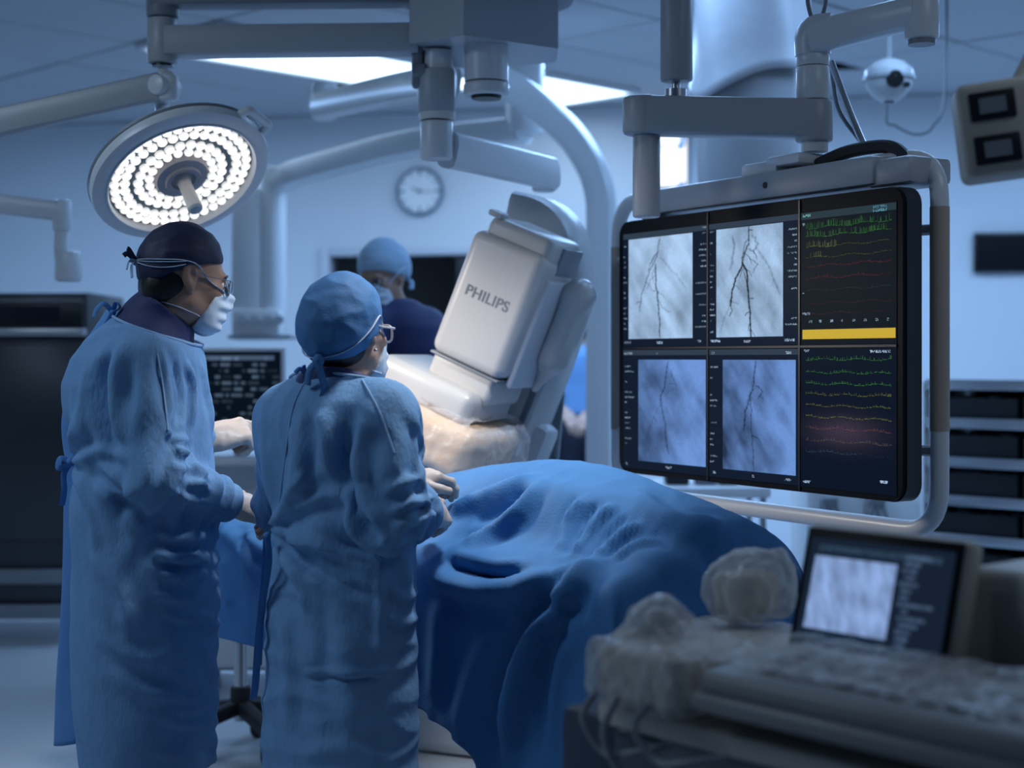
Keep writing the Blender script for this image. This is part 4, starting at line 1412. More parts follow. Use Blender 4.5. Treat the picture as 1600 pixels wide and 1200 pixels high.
nt.links.new(bp.outputs['Normal'], gl_.inputs['Normal']); nt.links.new(bp.outputs['Normal'], lw.inputs['Normal'])
nt.links.new(lw.outputs['Facing'], ad.inputs[0]); nt.links.new(ad.outputs[0], mx.inputs[0])
nt.links.new(tr_.outputs[0], mx.inputs[1]); nt.links.new(gl_.outputs[0], mx.inputs[2]); nt.links.new(mx.outputs[0], out.inputs[0])
o = arrays('film_cover', V, Q, M_film, carm); o['label'] = 'clear crinkled film bag'
# the arc and its groove
path = [(-.06, .42), (.02, .43), (.085, .395), (.14, .29), (.165, .15), (.17, -.05), (.16, -.28), (.115, -.50), (.03, -.70), (-.10, -.86)]
b = MB(); b.sweep([CA(u, v, .43) for u, v in path], .20, .23, -n0, sub=5, bevel=.14); b.build('arc', mat('arc_white', (.60, .61, .62), .35), carm)
b = MB(); b.sweep([CA(u + .082, v + .01, .332) for u, v in path[3:]], .012, .022, -n0, sub=5); b.build('arc_groove', mat('groove', (.16, .19, .24), .4), carm)
V, Q = sdf_mesh([ell(CA(.315, .325, .24), (.035, .06, .045), np.array(RC), 0), rbox(CA(.31, .20, .26), (.035, .08, .14), .03, np.array(RC), .05), cone(CA(.30, .10, .26), CA(.285, -.02, .25), .035, .012, .05)], .008)
arrays('pivot_cover', V, Q, M_cw, carm)
b = MB(); q_ = CA(.10, -.62, .42); b.box((q_.x + .1, q_.y + .25, .45), (.36, .42, .9), rotz(-PH), .05, 3); b.build('stand', M_white, carm)
b = MB(); b.box(CA(.24, -.30, .45), (.18, .12, .30), RC, .03); b.tube([CA(.24, -.3, .46), Vector((q_.x + .1, q_.y + .22, .8))], .08, 16); b.build('arc_carrier', M_white, carm)
# lettering on the housing
fc = bpy.data.curves.new('lettering', 'FONT'); fc.body = 'PHILIPS'; fc.size = .047; fc.align_x = 'CENTER'; fc.align_y = 'CENTER'; fc.extrude = .0003; fc.offset = .0006; fc.space_character = 1.06
fo = bpy.data.objects.new('lettering', fc); COL.objects.link(fo)
bpy.context.view_layer.update()
ml = bpy.data.meshes.new_from_object(fo.evaluated_get(bpy.context.evaluated_depsgraph_get())); bpy.data.objects.remove(fo)
ml.materials.clear(); ml.materials.append(mat('lettering_grey', (.20, .22, .25), .5)); ml.name = 'lettering'
fo = bpy.data.objects.new('lettering', ml); COL.objects.link(fo)
fo.parent = carm; fo.matrix_parent_inverse = wmat(carm).inverted()
Rf = Matrix((cw, ca, n0)).transposed().to_4x4()
fo.matrix_basis = Matrix.Translation(CA(.130, .222, -.0012)) @ Rf

# loose film hanging from the arm
nx, nz_ = 14, 30
V_ = []
for j in range(nz_):
    for i in range(nx):
        u = i / (nx - 1); v = j / (nz_ - 1)
        p = W(838 + 46 * u * (1 - .25 * v), 610 + 190 * v, 5.25)
        V_.append((p.x - .02 * v, p.y + .06 * math.sin(u * 9 + v * 3) + .03 * math.sin(v * 8), p.z))
F_ = np.array([(j * nx + i, j * nx + i + 1, (j + 1) * nx + i + 1, (j + 1) * nx + i) for j in range(nz_ - 1) for i in range(nx - 1)])
o = arrays('film_curtain', V_, F_, mat('milky_film', (.72, .76, .82), .2, trans=.25, bump=.5, bscale=18, bdist=.012), carm)
m_ = o.modifiers.new('thick', 'SOLIDIFY'); m_.thickness = .002

# ------------------------------------------------------------------ table, in its own axes: s across (into the picture), t along (towards the viewer's right)
TU = Vector((.765, .644, 0)).normalized(); TV = Vector((.644, -.765, 0)).normalized(); TP = Vector((-.15, 3.76, 0))
RTB = Matrix((TV, TU, zz)).transposed()
TLEN0, TLEN1, TW, TZ = -1.40, .58, .62, .88


def TT(s, t, z=0.0):
    return TP + TU * s + TV * t + zz * z


tab = thing('operating_table', 'operating table hidden under the blue drape', 'table', TT(TW / 2, -.2))
b = MB(); b.box(TT(TW / 2, (TLEN0 + TLEN1) / 2, TZ - .085), (TLEN1 - TLEN0 - .08, TW - .10, .06), RTB, .02); b.build('tabletop', M_dgrey, tab)
b = MB(); b.box(TT(TW / 2 + .02, .25, .42), (.40, .34, .80), RTB, .03); b.build('pedestal', mat('pedestal_blue', (.05, .07, .11), .5), tab)
b = MB(); b.box(TT(TW / 2 + .02, .15, .04), (.9, .44, .08), RTB, .03); b.build('base', M_dgrey, tab)


def hump(s, t):
    h = .225 * np.exp(-(t / .70) ** 2) * np.exp(-np.abs((s - .37) / .235) ** 2.4)
    h = h + .035 * np.exp(-((t + .75) / .35) ** 2) * np.exp(-((s - .3) / .2) ** 2)
    h = h + .030 * np.exp(-((s - .20 - .10 * (t - .1)) / .045) ** 2) * np.exp(-((t - .20) / .30) ** 2)
    h = h - .030 * np.exp(-((s - .13) / .06) ** 2) * np.exp(-((t - .02) / .22) ** 2)
    edge = np.minimum(np.minimum(s, TW - s), np.minimum(t - TLEN0, TLEN1 - t))
    return TZ + h - .03 * np.clip(1 - edge / .03, 0, 1) ** 2


# cloth: a sheet of points that falls on the table and what lies on it
HS = .017
ns = int(1.40 / HS); ntt = int(2.40 / HS)
si = -.50 + np.arange(ns) * HS                       # near hang, top, far hang (unrolled)
ti = TLEN0 - .22 + np.arange(ntt) * HS
Sg, Tg = np.meshgrid(si, ti, indexing='ij')
SLK = 1.035
near_len = np.where((Tg > .13) & (Tg < .47), .80, .435)
near_len = np.where(Tg >= .47, .30 - .2 * np.clip((Tg - .47) / .3, 0, 1), near_len)
# the long corner piece hangs as an extra flap: unrolled rows reach further down there
si2 = np.concatenate([-.82 + np.arange(int(.32 / HS)) * HS, si]); ns = len(si2)
Sg, Tg = np.meshgrid(si2, ti, indexing='ij')
near_len = np.where((Tg > .13) & (Tg < .49), .80, .40 + .10 * np.clip(Tg, -1, .2) + .008 * np.sin(Tg * 9))
near_len = np.where(Tg >= .49, .70, near_len)
alive = (Sg > -near_len)
X = np.stack([np.where(Sg < 0, Sg * .55, Sg) * 1.0, Tg, np.zeros_like(Sg)], -1)
X[..., 2] = TZ + .27 + .02 * noise3(np.stack([Sg.ravel() * 5, Tg.ravel() * 5, np.zeros(Sg.size)], 1)).reshape(Sg.shape)
X[..., 0] = np.where(Sg < 0, Sg * .75, Sg); X[..., 2] -= np.where(Sg < 0, -Sg * .35, 0)
X[..., 1] *= .985
X[..., 0] += .006 * noise3(np.stack([Sg.ravel() * 9, Tg.ravel() * 9, np.ones(Sg.size)], 1)).reshape(Sg.shape)
Vl = np.zeros_like(X)
L0 = HS * SLK
im_ = alive.astype(float)


def con(a, b, L, k):
    pa, pb = X[a], X[b]
    m = (im_[a] * im_[b])
    d = pb - pa
    l = np.sqrt((d * d).sum(-1)) + 1e-9
    c = (k * .5 * m * (l - L) / l)[..., None] * d
    X[a] += c; X[b] -= c


sl = np.s_
groups = []
for off in (0, 1):
    groups.append((sl[off:ns - 1:2, :], sl[off + 1:ns:2, :], L0, 1.0))
    groups.append((sl[:, off:ntt - 1:2], sl[:, off + 1:ntt:2], L0, 1.0))
for off in (0, 1):
    groups.append((sl[off:ns - 1:2, :-1], sl[off + 1:ns:2, 1:], L0 * 1.4142, .35))
    groups.append((sl[off:ns - 1:2, 1:], sl[off + 1:ns:2, :-1], L0 * 1.4142, .35))
for off in (0, 1, 2, 3):
    groups.append((sl[off:ns - 2:4, :], sl[off + 2:ns:4, :], L0 * 2, .16))
    groups.append((sl[:, off:ntt - 2:4], sl[:, off + 2:ntt:4], L0 * 2, .16))


def fix(g):
    a, b, L, k = g
    A_ = X[a]; B_ = X[b]
    n_ = [min(A_.shape[0], B_.shape[0]), min(A_.shape[1], B_.shape[1])]
    def cut(q, n):
        return tuple(slice(s.start, None, s.step) for s in q)
    return a, b, L, k


def con2(a, b, L, k):
    A_, B_ = X[a], X[b]
    n0_, n1_ = min(A_.shape[0], B_.shape[0]), min(A_.shape[1], B_.shape[1])
    A_, B_ = A_[:n0_, :n1_], B_[:n0_, :n1_]          # views
    m = im_[a][:n0_, :n1_] * im_[b][:n0_, :n1_]
    d = B_ - A_
    l = np.sqrt((d * d).sum(-1)) + 1e-9
    c = (k * .5 * m * (l - L) / l)[..., None] * d
    A_ += c; B_ -= c


dt = .016
for step in range(170):
    Xp = X.copy()
    Vl[..., 2] -= 9.8 * dt
    Vl *= .965
    X += Vl * dt
    for it in range(5):
        for g in groups:
            con2(*g)
        if it in (2, 4):
            s_, t_, z_ = X[..., 0], X[..., 1], X[..., 2]
            ins = (s_ > -.004) & (s_ < TW + .004) & (t_ > TLEN0 - .004) & (t_ < TLEN1 + .004)
            H = hump(s_, t_) + .006
            pen = H - z_
            side = np.minimum(np.minimum(s_ + .004, TW + .004 - s_), np.minimum(t_ - TLEN0 + .004, TLEN1 + .004 - t_))
            up = ins & (pen > 0) & ((pen < side + .04) | (side > .05))
            X[..., 2] = np.where(up, H, z_)
            X[..., :2] = np.where(up[..., None], Xp[..., :2] + (X[..., :2] - Xp[..., :2]) * .35, X[..., :2])
            sd = ins & (pen > 0) & ~up
            X[..., 0] = np.where(sd & (s_ < .06), -.005, np.where(sd & (s_ > TW - .06), TW + .005, X[..., 0]))
            X[..., 1] = np.where(sd & (t_ < TLEN0 + .06), TLEN0 - .005, np.where(sd & (t_ > TLEN1 - .06), TLEN1 + .005, X[..., 1]))
            X[..., 2] = np.maximum(X[..., 2], .04)
            # the console stands beyond t=.86 and the assistants in front: keep the near hang off them
    Vl = (X - Xp) / dt
    Vl = np.clip(Vl, -3, 3)
idg = np.arange(ns * ntt).reshape(ns, ntt)
al = alive[:-1, :-1] & alive[1:, :-1] & alive[1:, 1:] & alive[:-1, 1:]
Q = np.stack([idg[:-1, :-1], idg[1:, :-1], idg[1:, 1:], idg[:-1, 1:]], -1)[al]
Pw = npv(TP) + X.reshape(-1, 3)[:, :1] * npv(TU) + X.reshape(-1, 3)[:, 1:2] * npv(TV) + X.reshape(-1, 3)[:, 2:] * np.array((0, 0, 1.))
Vd, Qd = prune(Pw, Q[:, ::-1], np.ones(len(Q), bool))
Vd = lap(Vd, Qd, .5); Vd = lap(Vd, Qd, .4)
# creases laid into the cloth: (photo polyline on the cloth, width, height)
from mathutils.bvhtree import BVHTree


def on_surface(bvh, pts, off=.0015):
    """points of a cloth met by rays from the front of the room through the given photograph positions"""
    out = []
    for px, py in pts:
        d = W(px, py, 1.0) - Vector((0, 0, CAM_H))
        h = bvh.ray_cast(Vector((0, 0, CAM_H)), d.normalized())
        if h[0] is not None:
            out.append(h[0] + h[1] * off * (1 if h[1].dot(d) < 0 else -1))
    return out


def polydist(V, P):
    D = np.full(len(V), 9.); T = np.zeros(len(V)); n = len(P) - 1
    for k in range(n):
        a, d = npv(P[k]), npv(P[k + 1] - P[k]); L2 = (d * d).sum() + 1e-9
        t = np.clip(((V - a) @ d) / L2, 0, 1)
        q = np.linalg.norm(V - a - t[:, None] * d, axis=1)
        m = q < D; D[m] = q[m]; T[m] = (k + t[m]) / n
    return D, T


Vd = lap(Vd, Qd, .3)
# finer mesh for the creases
E_ = edges_of(Qd)
bvd = BVHTree.FromPolygons([tuple(v) for v in Vd], [tuple(int(i) for i in q) for q in Qd])
me_ = bpy.data.meshes.new('tmp'); me_.from_pydata([tuple(v) for v in Vd], [], [tuple(int(i) for i in q) for q in Qd])
bm_ = bmesh.new(); bm_.from_mesh(me_); bmesh.ops.subdivide_edges(bm_, edges=bm_.edges, cuts=1, use_grid_fill=True, smooth=.6)
bm_.to_mesh(me_); bm_.free()
Vd = np.empty(len(me_.vertices) * 3); me_.vertices.foreach_get('co', Vd); Vd = Vd.reshape(-1, 3)
Qd = np.empty(len(me_.loops), np.int32); me_.loops.foreach_get('vertex_index', Qd); Qd = Qd.reshape(-1, 4).astype(int)
bpy.data.meshes.remove(me_)
for _ in range(2):
    Vd = lap(Vd, Qd, .5)
Nd = normals(Vd, Qd)
if Nd[:, 2].mean() < 0:
    Qd = Qd[:, ::-1].copy(); Nd = -Nd
CREASES = [([(705, 800), (745, 782), (790, 765), (835, 748)], .022, .016), ([(735, 815), (785, 795), (835, 768)], .020, -.014), ([(720, 855), (770, 835), (815, 800), (845, 757)], .024, .018),
           ([(692, 878), (730, 893), (770, 898), (812, 890)], .016, -.022), ([(668, 890), (720, 914), (800, 922), (870, 906), (925, 878)], .028, .022),
           ([(872, 862), (892, 815), (915, 780)], .013, .014), ([(897, 868), (928, 826), (958, 790)], .012, .015), ([(930, 872), (962, 846), (1003, 818)], .012, .014), ([(884, 865), (908, 822), (935, 785)], .009, -.011), ([(915, 872), (946, 838), (980, 805)], .009, -.011), ([(955, 872), (1000, 850), (1030, 842)], .012, .009),
           ([(1000, 770), (1022, 800), (1070, 815), (1140, 832)], .026, .012), ([(1010, 835), (1060, 850), (1120, 870)], .03, -.010),
           ([(935, 880), (895, 918), (850, 980), (822, 1040), (805, 1120), (796, 1198)], .026, .030), ([(880, 915), (835, 975), (800, 1030), (770, 1110)], .035, -.020), ([(905, 930), (870, 985), (850, 1050), (838, 1190)], .022, -.016), ([(800, 968), (850, 966), (900, 975)], .016, .014), ([(770, 990), (740, 1060), (715, 1150)], .04, .012), ([(690, 930), (685, 1010), (678, 1100)], .03, .008),
           ([(345, 830), (372, 850), (400, 905)], .02, .012), ([(380, 845), (402, 870), (416, 880)], .012, -.012), ([(390, 838), (412, 856), (424, 862)], .012, .012), ([(352, 870), (362, 950), (372, 1040)], .03, .010)]
for pts, wd_, am_ in CREASES:
    P_ = on_surface(bvd, pts, 0)
    if len(P_) < 2:
        continue
    P_, _ = spline(P_, 1.0, 4)
    D_, T_ = polydist(Vd, P_)
    fade = sstep(0, .18, T_) * sstep(1, .8, T_) + .25
    D_ = D_ + .004 * noise3(Vd * 40)
    Vd = Vd + Nd * (1.12 * am_ * fade * (np.exp(-(D_ / wd_) ** 2) - .35 * np.exp(-((D_ - 2 * wd_) / wd_) ** 2)))[:, None]
pt_ = Vd - npv(TP)
top_ = sstep(TZ - .05, TZ, Vd[:, 2])
Vd = Vd + Nd * (.005 * fbm(Vd * 6.0, 2) + .0035 * (ridge(Vd * np.array((11, 11, 6)) + 3) - .4) * top_)[:, None]
M_drape = mat('drape_cloth', (0.062, 0.207, 0.46), 0.72, noise=.12, nscale=5, bump=.35, bscale=150, bdist=.003, spec=.25)
drp = arrays('surgical_drape', Vd, Qd, M_drape)
tag(drp, 'large blue surgical drape over the raised shape on the table', 'drape')
m_ = drp.modifiers.new('thick', 'SOLIDIFY'); m_.thickness = .003; m_.offset = 1

# stand between the two surgeons
p = Vector((W(376, 0, 4.75).x, 4.75, 0))
p = Vector((W(376, 0, 5.35).x, 5.35, 0))
t = thing('wheeled_stand', 'chrome pole on a black wheeled base between the two surgeons under the drape hem', 'stand', p)
b = MB(); b.cyl(p + Vector((0, 0, .12)), p + Vector((0, 0, .80)), .024, n=20); b.build('pole', M_steel, t)
b = MB(); b.cyl(p + Vector((0, 0, .14)), p + Vector((0, 0, .24)), .036, n=20, bevel=.01)
for k in range(5):
    a = k * 2 * math.pi / 5 + .25; d = Vector((math.cos(a), math.sin(a), 0))
    b.sweep([p + Vector((0, 0, .17)), p + d * .16 + Vector((0, 0, .145)), p + d * .26 + Vector((0, 0, .12))], .05, .045, (0, 0, 1), sub=3)
b.build('base', M_rubber, t)
for k in range(5):
    a = k * 2 * math.pi / 5 + .25; d = Vector((math.cos(a), math.sin(a), 0)); e = d.cross(zz)
    b = MB(); b.cyl(p + d * .26 + zz * .05 - e * .02, p + d * .26 + zz * .05 + e * .02, .05, n=18, bevel=.008); b.cyl(p + d * .26 + zz * .08, p + d * .26 + zz * .125, .012); b.build('caster', M_black, t)

# ------------------------------------------------------------------ tableside console at the front right
con_ = thing('control_console', 'beige tableside console wrapped in film at the front right', 'console', TT(-.28, 1.5))
b = MB(); b.box(TT(-.28, 1.80, .848), (.96, .56, .034), RTB, .014, 3); b.box(TT(-.145, 1.09, .848), (.46, .27, .034), RTB, .012, 3); b.build('worktop', mat('console_top', (.24, .24, .24), .38, noise=.08, nscale=6, bump=.12, bscale=30), con_)
b = MB(); b.box(TT(-.27, 1.62, .78), (1.10, .50, .04), RTB, .012); b.build('lower_shelf', M_beige, con_)
M_cab = mat('console_dark', (.045, .055, .075), .45)
b = MB(); b.box(TT(-.26, 1.62, .42), (1.08, .46, .66), RTB, .012); b.build('body', M_cab, con_)
for k in range(3):
    b = MB(); b.box(TT(-.498, 1.66, .70 - .19 * k), (.9, .022, .165), RTB, .006); d_ = b.build('drawer', mat('drawer_front', (.10, .11, .13), .4), con_)
    b = MB(); b.box(TT(-.522, 1.66, .74 - .19 * k), (.5, .02, .018), RTB, .005); b.build('handle', M_dgrey, d_)
for s in (-.44, -.10):
    for t_ in (1.18, 2.06):
        b = MB(); b.cyl(TT(s, t_, .045) - TU * .02, TT(s, t_, .045) + TU * .02, .045, n=18); b.cyl(TT(s, t_, .06), TT(s, t_, .11), .014); b.build('caster', M_rubber, con_)
b = MB(); b.box(TT(-.35, 1.03, .385), (.22, .24, .75), RTB, .02); b.build('end_column', mat('column_navy', (.02, .035, .07), .5), con_)
# sloping key panel with keys and knobs under film
RK = RTB @ Matrix.Rotation(math.radians(5), 3, 'X')
kc = TT(-.435, 1.725, .888)
b = MB(); b.box(kc, (.78, .235, .036), RK, .014, 3); kp = b.build('key_panel', mat('key_panel', (.27, .27, .265), .4, noise=.1, nscale=9), con_)
M_key = mat('key_grey', (.24, .25, .27), .5); M_keyd = mat('key_dark', (.08, .09, .11), .45)
bk = MB(); bk.box((0, 0, 0), (.034, .026, .012), None, .004, 1); key0 = bk.build('key', M_key, kp, world=False)
bk = MB(); bk.box((0, 0, 0), (.034, .026, .012), None, .004, 1); key1 = bk.build('key', M_keyd, kp, world=False)
first = {0: True, 1: True}
for i in range(12):
    for j in range(3):
        q_ = 1 if (i * 3 + j * 5) % 7 in (1, 4) else 0
        src = (key0, key1)[q_]
        o = src if first[q_] else src.copy()
        if not first[q_]:
            COL.objects.link(o)
        first[q_] = False
        o.matrix_basis = Matrix.Translation(kc + RK @ Vector((-.30 + i * .048, -.05 + j * .045, .022))) @ RK.to_4x4()
for k in range(3):
    c0 = kc + RK @ Vector((.315, -.06 + .06 * k, .018)); b = MB(); b.cyl(c0, c0 + RK @ Vector((0, 0, .028)), .016, .013, bevel=.004); b.build('knob', M_black, kp)


def wrapped(prims, h, amp, seed):
    V, Q = sdf_mesh(prims, h)
    N_ = normals(V, Q)
    q = V * np.array((1, 1, .7)) + .02 * np.stack([noise3(V * 14 + seed), noise3(V * 14 + seed + 5), noise3(V * 14 + seed + 9)], 1)
    return V + N_ * (amp * (ridge(q * 17 + seed) ** 2 - .25) + amp * .7 * (ridge(q * 38 + seed) ** 2 - .25))[:, None], Q


M_wrapf = M_film.copy(); M_wrapf.name = 'film_wrap'
for n_ in M_wrapf.node_tree.nodes:
    if n_.type == 'MATH':
        n_.inputs[1].default_value = .55; n_.inputs[2].default_value = .34
    if n_.type == 'BSDF_PRINCIPLED':
        n_.inputs['Base Color'].default_value = (.80, .79, .76, 1); n_.inputs['Roughness'].default_value = .14
Rn = np.array(RTB)
# joystick module under film
jm = thing('joystick_module', 'film-wrapped joystick module with a rounded dome, leftmost on the console', 'control module', TT(-.46, 1.15, .865))
V, Q = wrapped([rbox(TT(-.455, 1.195, .862), (.112, .112, .050), .02, Rn, 0), ell(TT(-.44, 1.145, .925), (.056, .054, .052), Rn, .04)], .007, .006, 3)
arrays('film_wrap', V, Q, M_wrapf, jm)
b = MB(); b.lathe([(.036, 0), (.040, .02), (.034, .045), (.020, .06), (.0, .064)], TT(-.44, 1.145, .895), n=24); b.build('joystick', M_grey, jm)
b = MB(); b.box(TT(-.455, 1.195, .860), (.19, .19, .085), RTB, .015); b.build('module_body', M_beige, jm)
for k, (s_, t_, dz) in enumerate(((-.575, 1.12, .10), (-.585, 1.18, .13), (-.575, 1.24, .09))):
    b = MB(); b.tube([TT(s_ + .012, t_, .83), TT(s_ - .02, t_, .84 - dz * .5), TT(s_ - .01, t_ + .04, .84 - dz), TT(s_ - .015, t_ + .10, .84 - dz * .9), TT(s_ + .02, t_ + .16, .82 - dz * .5)], .006, 8, sub=5); b.build('cord', mat('cord_grey', (.30, .31, .33), .5), jm)
b2 = thing('wrapped_control', 'film-wrapped upright control handle at the back of the console by the drape end', 'control module', TT(-.10, 1.00, .865))
V, Q = wrapped([rbox(TT(-.10, 1.04, .941), (.066, .066, .046), .03, Rn, 0), rbox(TT(-.085, 1.045, .958), (.052, .050, .05), .03, Rn, .05), cone(TT(-.07, 1.06, .98), TT(-.05, 1.075, 1.008), .022, .006, .04)], .007, .007, 9)
arrays('film_wrap', V, Q, M_wrapf, b2)
b = MB(); b.box(TT(-.10, 1.04, .938), (.10, .10, .08), RTB, .02); b.build('handle_body', M_beige, b2)
# film sheet over the far part of the worktop
sx, sy = np.meshgrid(np.linspace(0, 1, 46), np.linspace(0, 1, 30), indexing='ij')
Pl = npv(TP) + (-.30 + .27 * sy.reshape(-1, 1)) * npv(TU) + (.93 + .325 * sx.reshape(-1, 1)) * npv(TV)
Pl[:, 2] = .871
Pl[:, 2] += .006 * ridge(Pl * 14) + .003 * ridge(Pl * 33)
ii = np.arange(46 * 30).reshape(46, 30)
Qs = np.stack([ii[:-1, :-1], ii[1:, :-1], ii[1:, 1:], ii[:-1, 1:]], -1).reshape(-1, 4)
o = arrays('film_sheet', Pl, Qs, M_wrapf); m_ = o.modifiers.new('thick', 'SOLIDIFY'); m_.thickness = .003
tag(o, 'crumpled film sheet lying flat on the console between the two wrapped controls', 'film sheet')
# film over the key panel, more transparent
sx, sy = np.meshgrid(np.linspace(0, 1, 80), np.linspace(0, 1, 30), indexing='ij')
loc = np.stack([-.375 + .77 * sx.ravel(), -.12 + .215 * sy.ravel(), np.zeros(sx.size)], 1)
Pl = npv(kc) + loc @ np.array(RK).T
Pl[:, 2] += .028 + .010 * ridge(Pl * 12 + 5) + .007 * ridge(Pl * 30)
ii = np.arange(80 * 30).reshape(80, 30)
Qs = np.stack([ii[:-1, :-1], ii[1:, :-1], ii[1:, 1:], ii[:-1, 1:]], -1).reshape(-1, 4)
arrays('film_cover', Pl, Qs, M_film, con_)

# touch display
tm_ = thing('touch_display', 'small tilted beige touch display showing a grey x-ray picture, on the console', 'display', TT(-.25, 1.44, .866))
nT = (-TU * math.cos(math.radians(16)) + zz * math.sin(math.radians(16))).normalized()
upT = (zz * math.cos(math.radians(16)) + TU * math.sin(math.radians(16))).normalized()
RD = Matrix((TV, -nT, upT)).transposed()
dc_ = TT(-.272, 1.437, .882) + upT * .108
b = MB(); b.box(dc_ - nT * .022, (.325, .044, .232), RD, .014, 3); b.build('casing', M_beige, tm_)
b = MB(); b.box(dc_ + nT * .002, (.308, .004, .216), RD, .0015); b.build('bezel', M_bezel, tm_)
gh, gw = 84, 130
im = np.zeros((gh, gw, 3)); im[:] = (.008, .016, .034)
xx, yy = np.meshgrid(np.linspace(0, 1, 76), np.linspace(0, 1, 56))
p_ = np.stack([xx.ravel() * 7 - yy.ravel() * 2, yy.ravel() * 2.2, np.full(xx.size, 2.)], 1)
n_ = fbm(p_, 3).reshape(xx.shape)
g_ = np.clip(.62 + .48 * n_, .08, 1)
im[14:70, 6:82] = g_[..., None] * np.array((.36, .55, 1.0))
for row in range(6, 78, 5):
    if r3.random() < .8:
        L = int(r3.integers(6, 34)); x0 = int(r3.integers(86, 92)); im[row:row + 3, x0:x0 + L] = np.array((.06, .10, .18)) * r3.uniform(.4, 1.2, (1, im[row:row + 3, x0:x0 + L].shape[1], 1))
im[5:10, 8:120] += np.array((.03, .06, .10)) * r3.random((5, 112, 1))
im[74:78, 8:120] += np.array((.03, .06, .10)) * r3.random((4, 112, 1))
picture_grid('picture', dc_ + nT * .0045 - TV * .142 + upT * .092, TV * .284, -upT * .184, im, screen_mat('touch_glow', .95), tm_)
b = MB(); b.box(TT(-.20, 1.437, .885), (.16, .10, .03), RTB, .01); b.cyl(TT(-.20, 1.437, .89), dc_ - nT * .04, .02); b.build('foot', M_beige, tm_)
b = MB(); b.cyl(dc_ + nT * .003 - upT * .099, dc_ + nT * .0055 - upT * .099, .004); b.build('home_button', M_grey, tm_)
# equipment case behind it
ec = thing('equipment_case', 'beige equipment case standing behind the touch display at the right edge', 'case', TT(-.04, 1.78, .866))
b = MB(); b.box(TT(-.05, 1.86, .957), (.62, .24, .18), RTB, .02, 3); b.build('shell', M_beige, ec)
b = MB(); b.box(TT(-.172, 1.86, .957), (.5, .008, .11), RTB, .004); b.build('front_panel', mat('case_panel', (.30, .29, .27), .5), ec)
b = MB(); b.tube(fillet([TT(-.05, 1.70, 1.042), TT(-.05, 1.70, 1.077), TT(-.05, 1.98, 1.077), TT(-.05, 1.98, 1.042)], .02), .009, 10); b.build('handle', M_dgrey, ec)
# ------------------------------------------------------------------ people
M_skin = mat('skin', (0.40, 0.235, 0.165), 0.48, noise=.08, nscale=30, bump=.08, bscale=260, sss=.12)
M_skin2 = mat('skin_pale', (0.48, 0.30, 0.23), 0.5, noise=.08, nscale=30, sss=.12)
M_glove = mat('latex_glove', (0.60, 0.50, 0.43), 0.42, noise=.06, nscale=18, bump=.25, bscale=70, bdist=.003, sss=.08)
M_gown = mat('gown_cloth', (0.185, 0.355, 0.59), 0.8, noise=.13, nscale=30, bump=.6, bscale=110, bdist=.004, spec=.25, stretch=(1, 1, .45))
M_gown2 = mat('gown_cloth_flap', (0.10, 0.27, 0.58), 0.75, noise=.06, nscale=6, bump=.3, bscale=210, bdist=.0025)
M_piping = mat('gown_piping', (0.30, 0.47, 0.70), 0.7)
M_navy = mat('navy_cloth', (0.018, 0.028, 0.11), 0.7, noise=.15, nscale=10, bump=.3, bscale=190, bdist=.002, sheen=.1)
M_capn = mat('navy_cap', (0.014, 0.017, 0.055), 0.62, noise=.15, nscale=8, bump=.3, bscale=180, bdist=.002)
M_capb = mat('blue_cap', (0.065, 0.20, 0.43), 0.72, noise=.10, nscale=9, bump=.35, bscale=190, bdist=.002)
M_capl = mat('pale_cap', (0.32, 0.47, 0.62), 0.7, noise=.06, nscale=9, bump=.3, bscale=150, bdist=.002)
M_mask = mat('mask_cloth', (0.66, 0.76, 0.86), 0.7, noise=.03, nscale=10, bump=.2, bscale=220, bdist=.001)
M_strap = mat('mask_strap', (0.62, 0.70, 0.82), 0.7)
M_hair = mat('dark_hair', (0.008, 0.007, 0.007), 0.45, bump=.6, bscale=120, stretch=(1, 1, .15), bdist=.003)
M_wire = mat('glasses_frame', (0.35, 0.36, 0.40), 0.25, metal=.8)
M_clearf = mat('clear_frame', (0.72, 0.70, 0.70), 0.2, alpha=.75)
M_lens = mat('lens_glass', (0.95, 0.97, 1.0), 0.02, trans=1.0, ior=1.08)
M_trouser = mat('trouser_navy', (0.010, 0.013, 0.030), 0.8)
M_shoe = mat('shoe_black', (0.015, 0.015, 0.018), 0.5)
M_scrubl = mat('scrub_pale_blue', (0.16, 0.34, 0.62), 0.75, noise=.08, nscale=8, bump=.3, bscale=160, bdist=.003)
M_white_eye = mat('eye_white', (.75, .74, .72), .2)
M_iris = mat('eye_dark', (.02, .012, .01), .1)


def frame(th, pitch=0.0, roll=0.0):
    F = Vector((math.cos(th), math.sin(th), 0)); L = Vector((-math.sin(th), math.cos(th), 0))
    M = Matrix((F, L, Vector((0, 0, 1)))).transposed()
    return M @ Matrix.Rotation(-math.radians(pitch), 3, 'Y') @ Matrix.Rotation(math.radians(roll), 3, 'X')


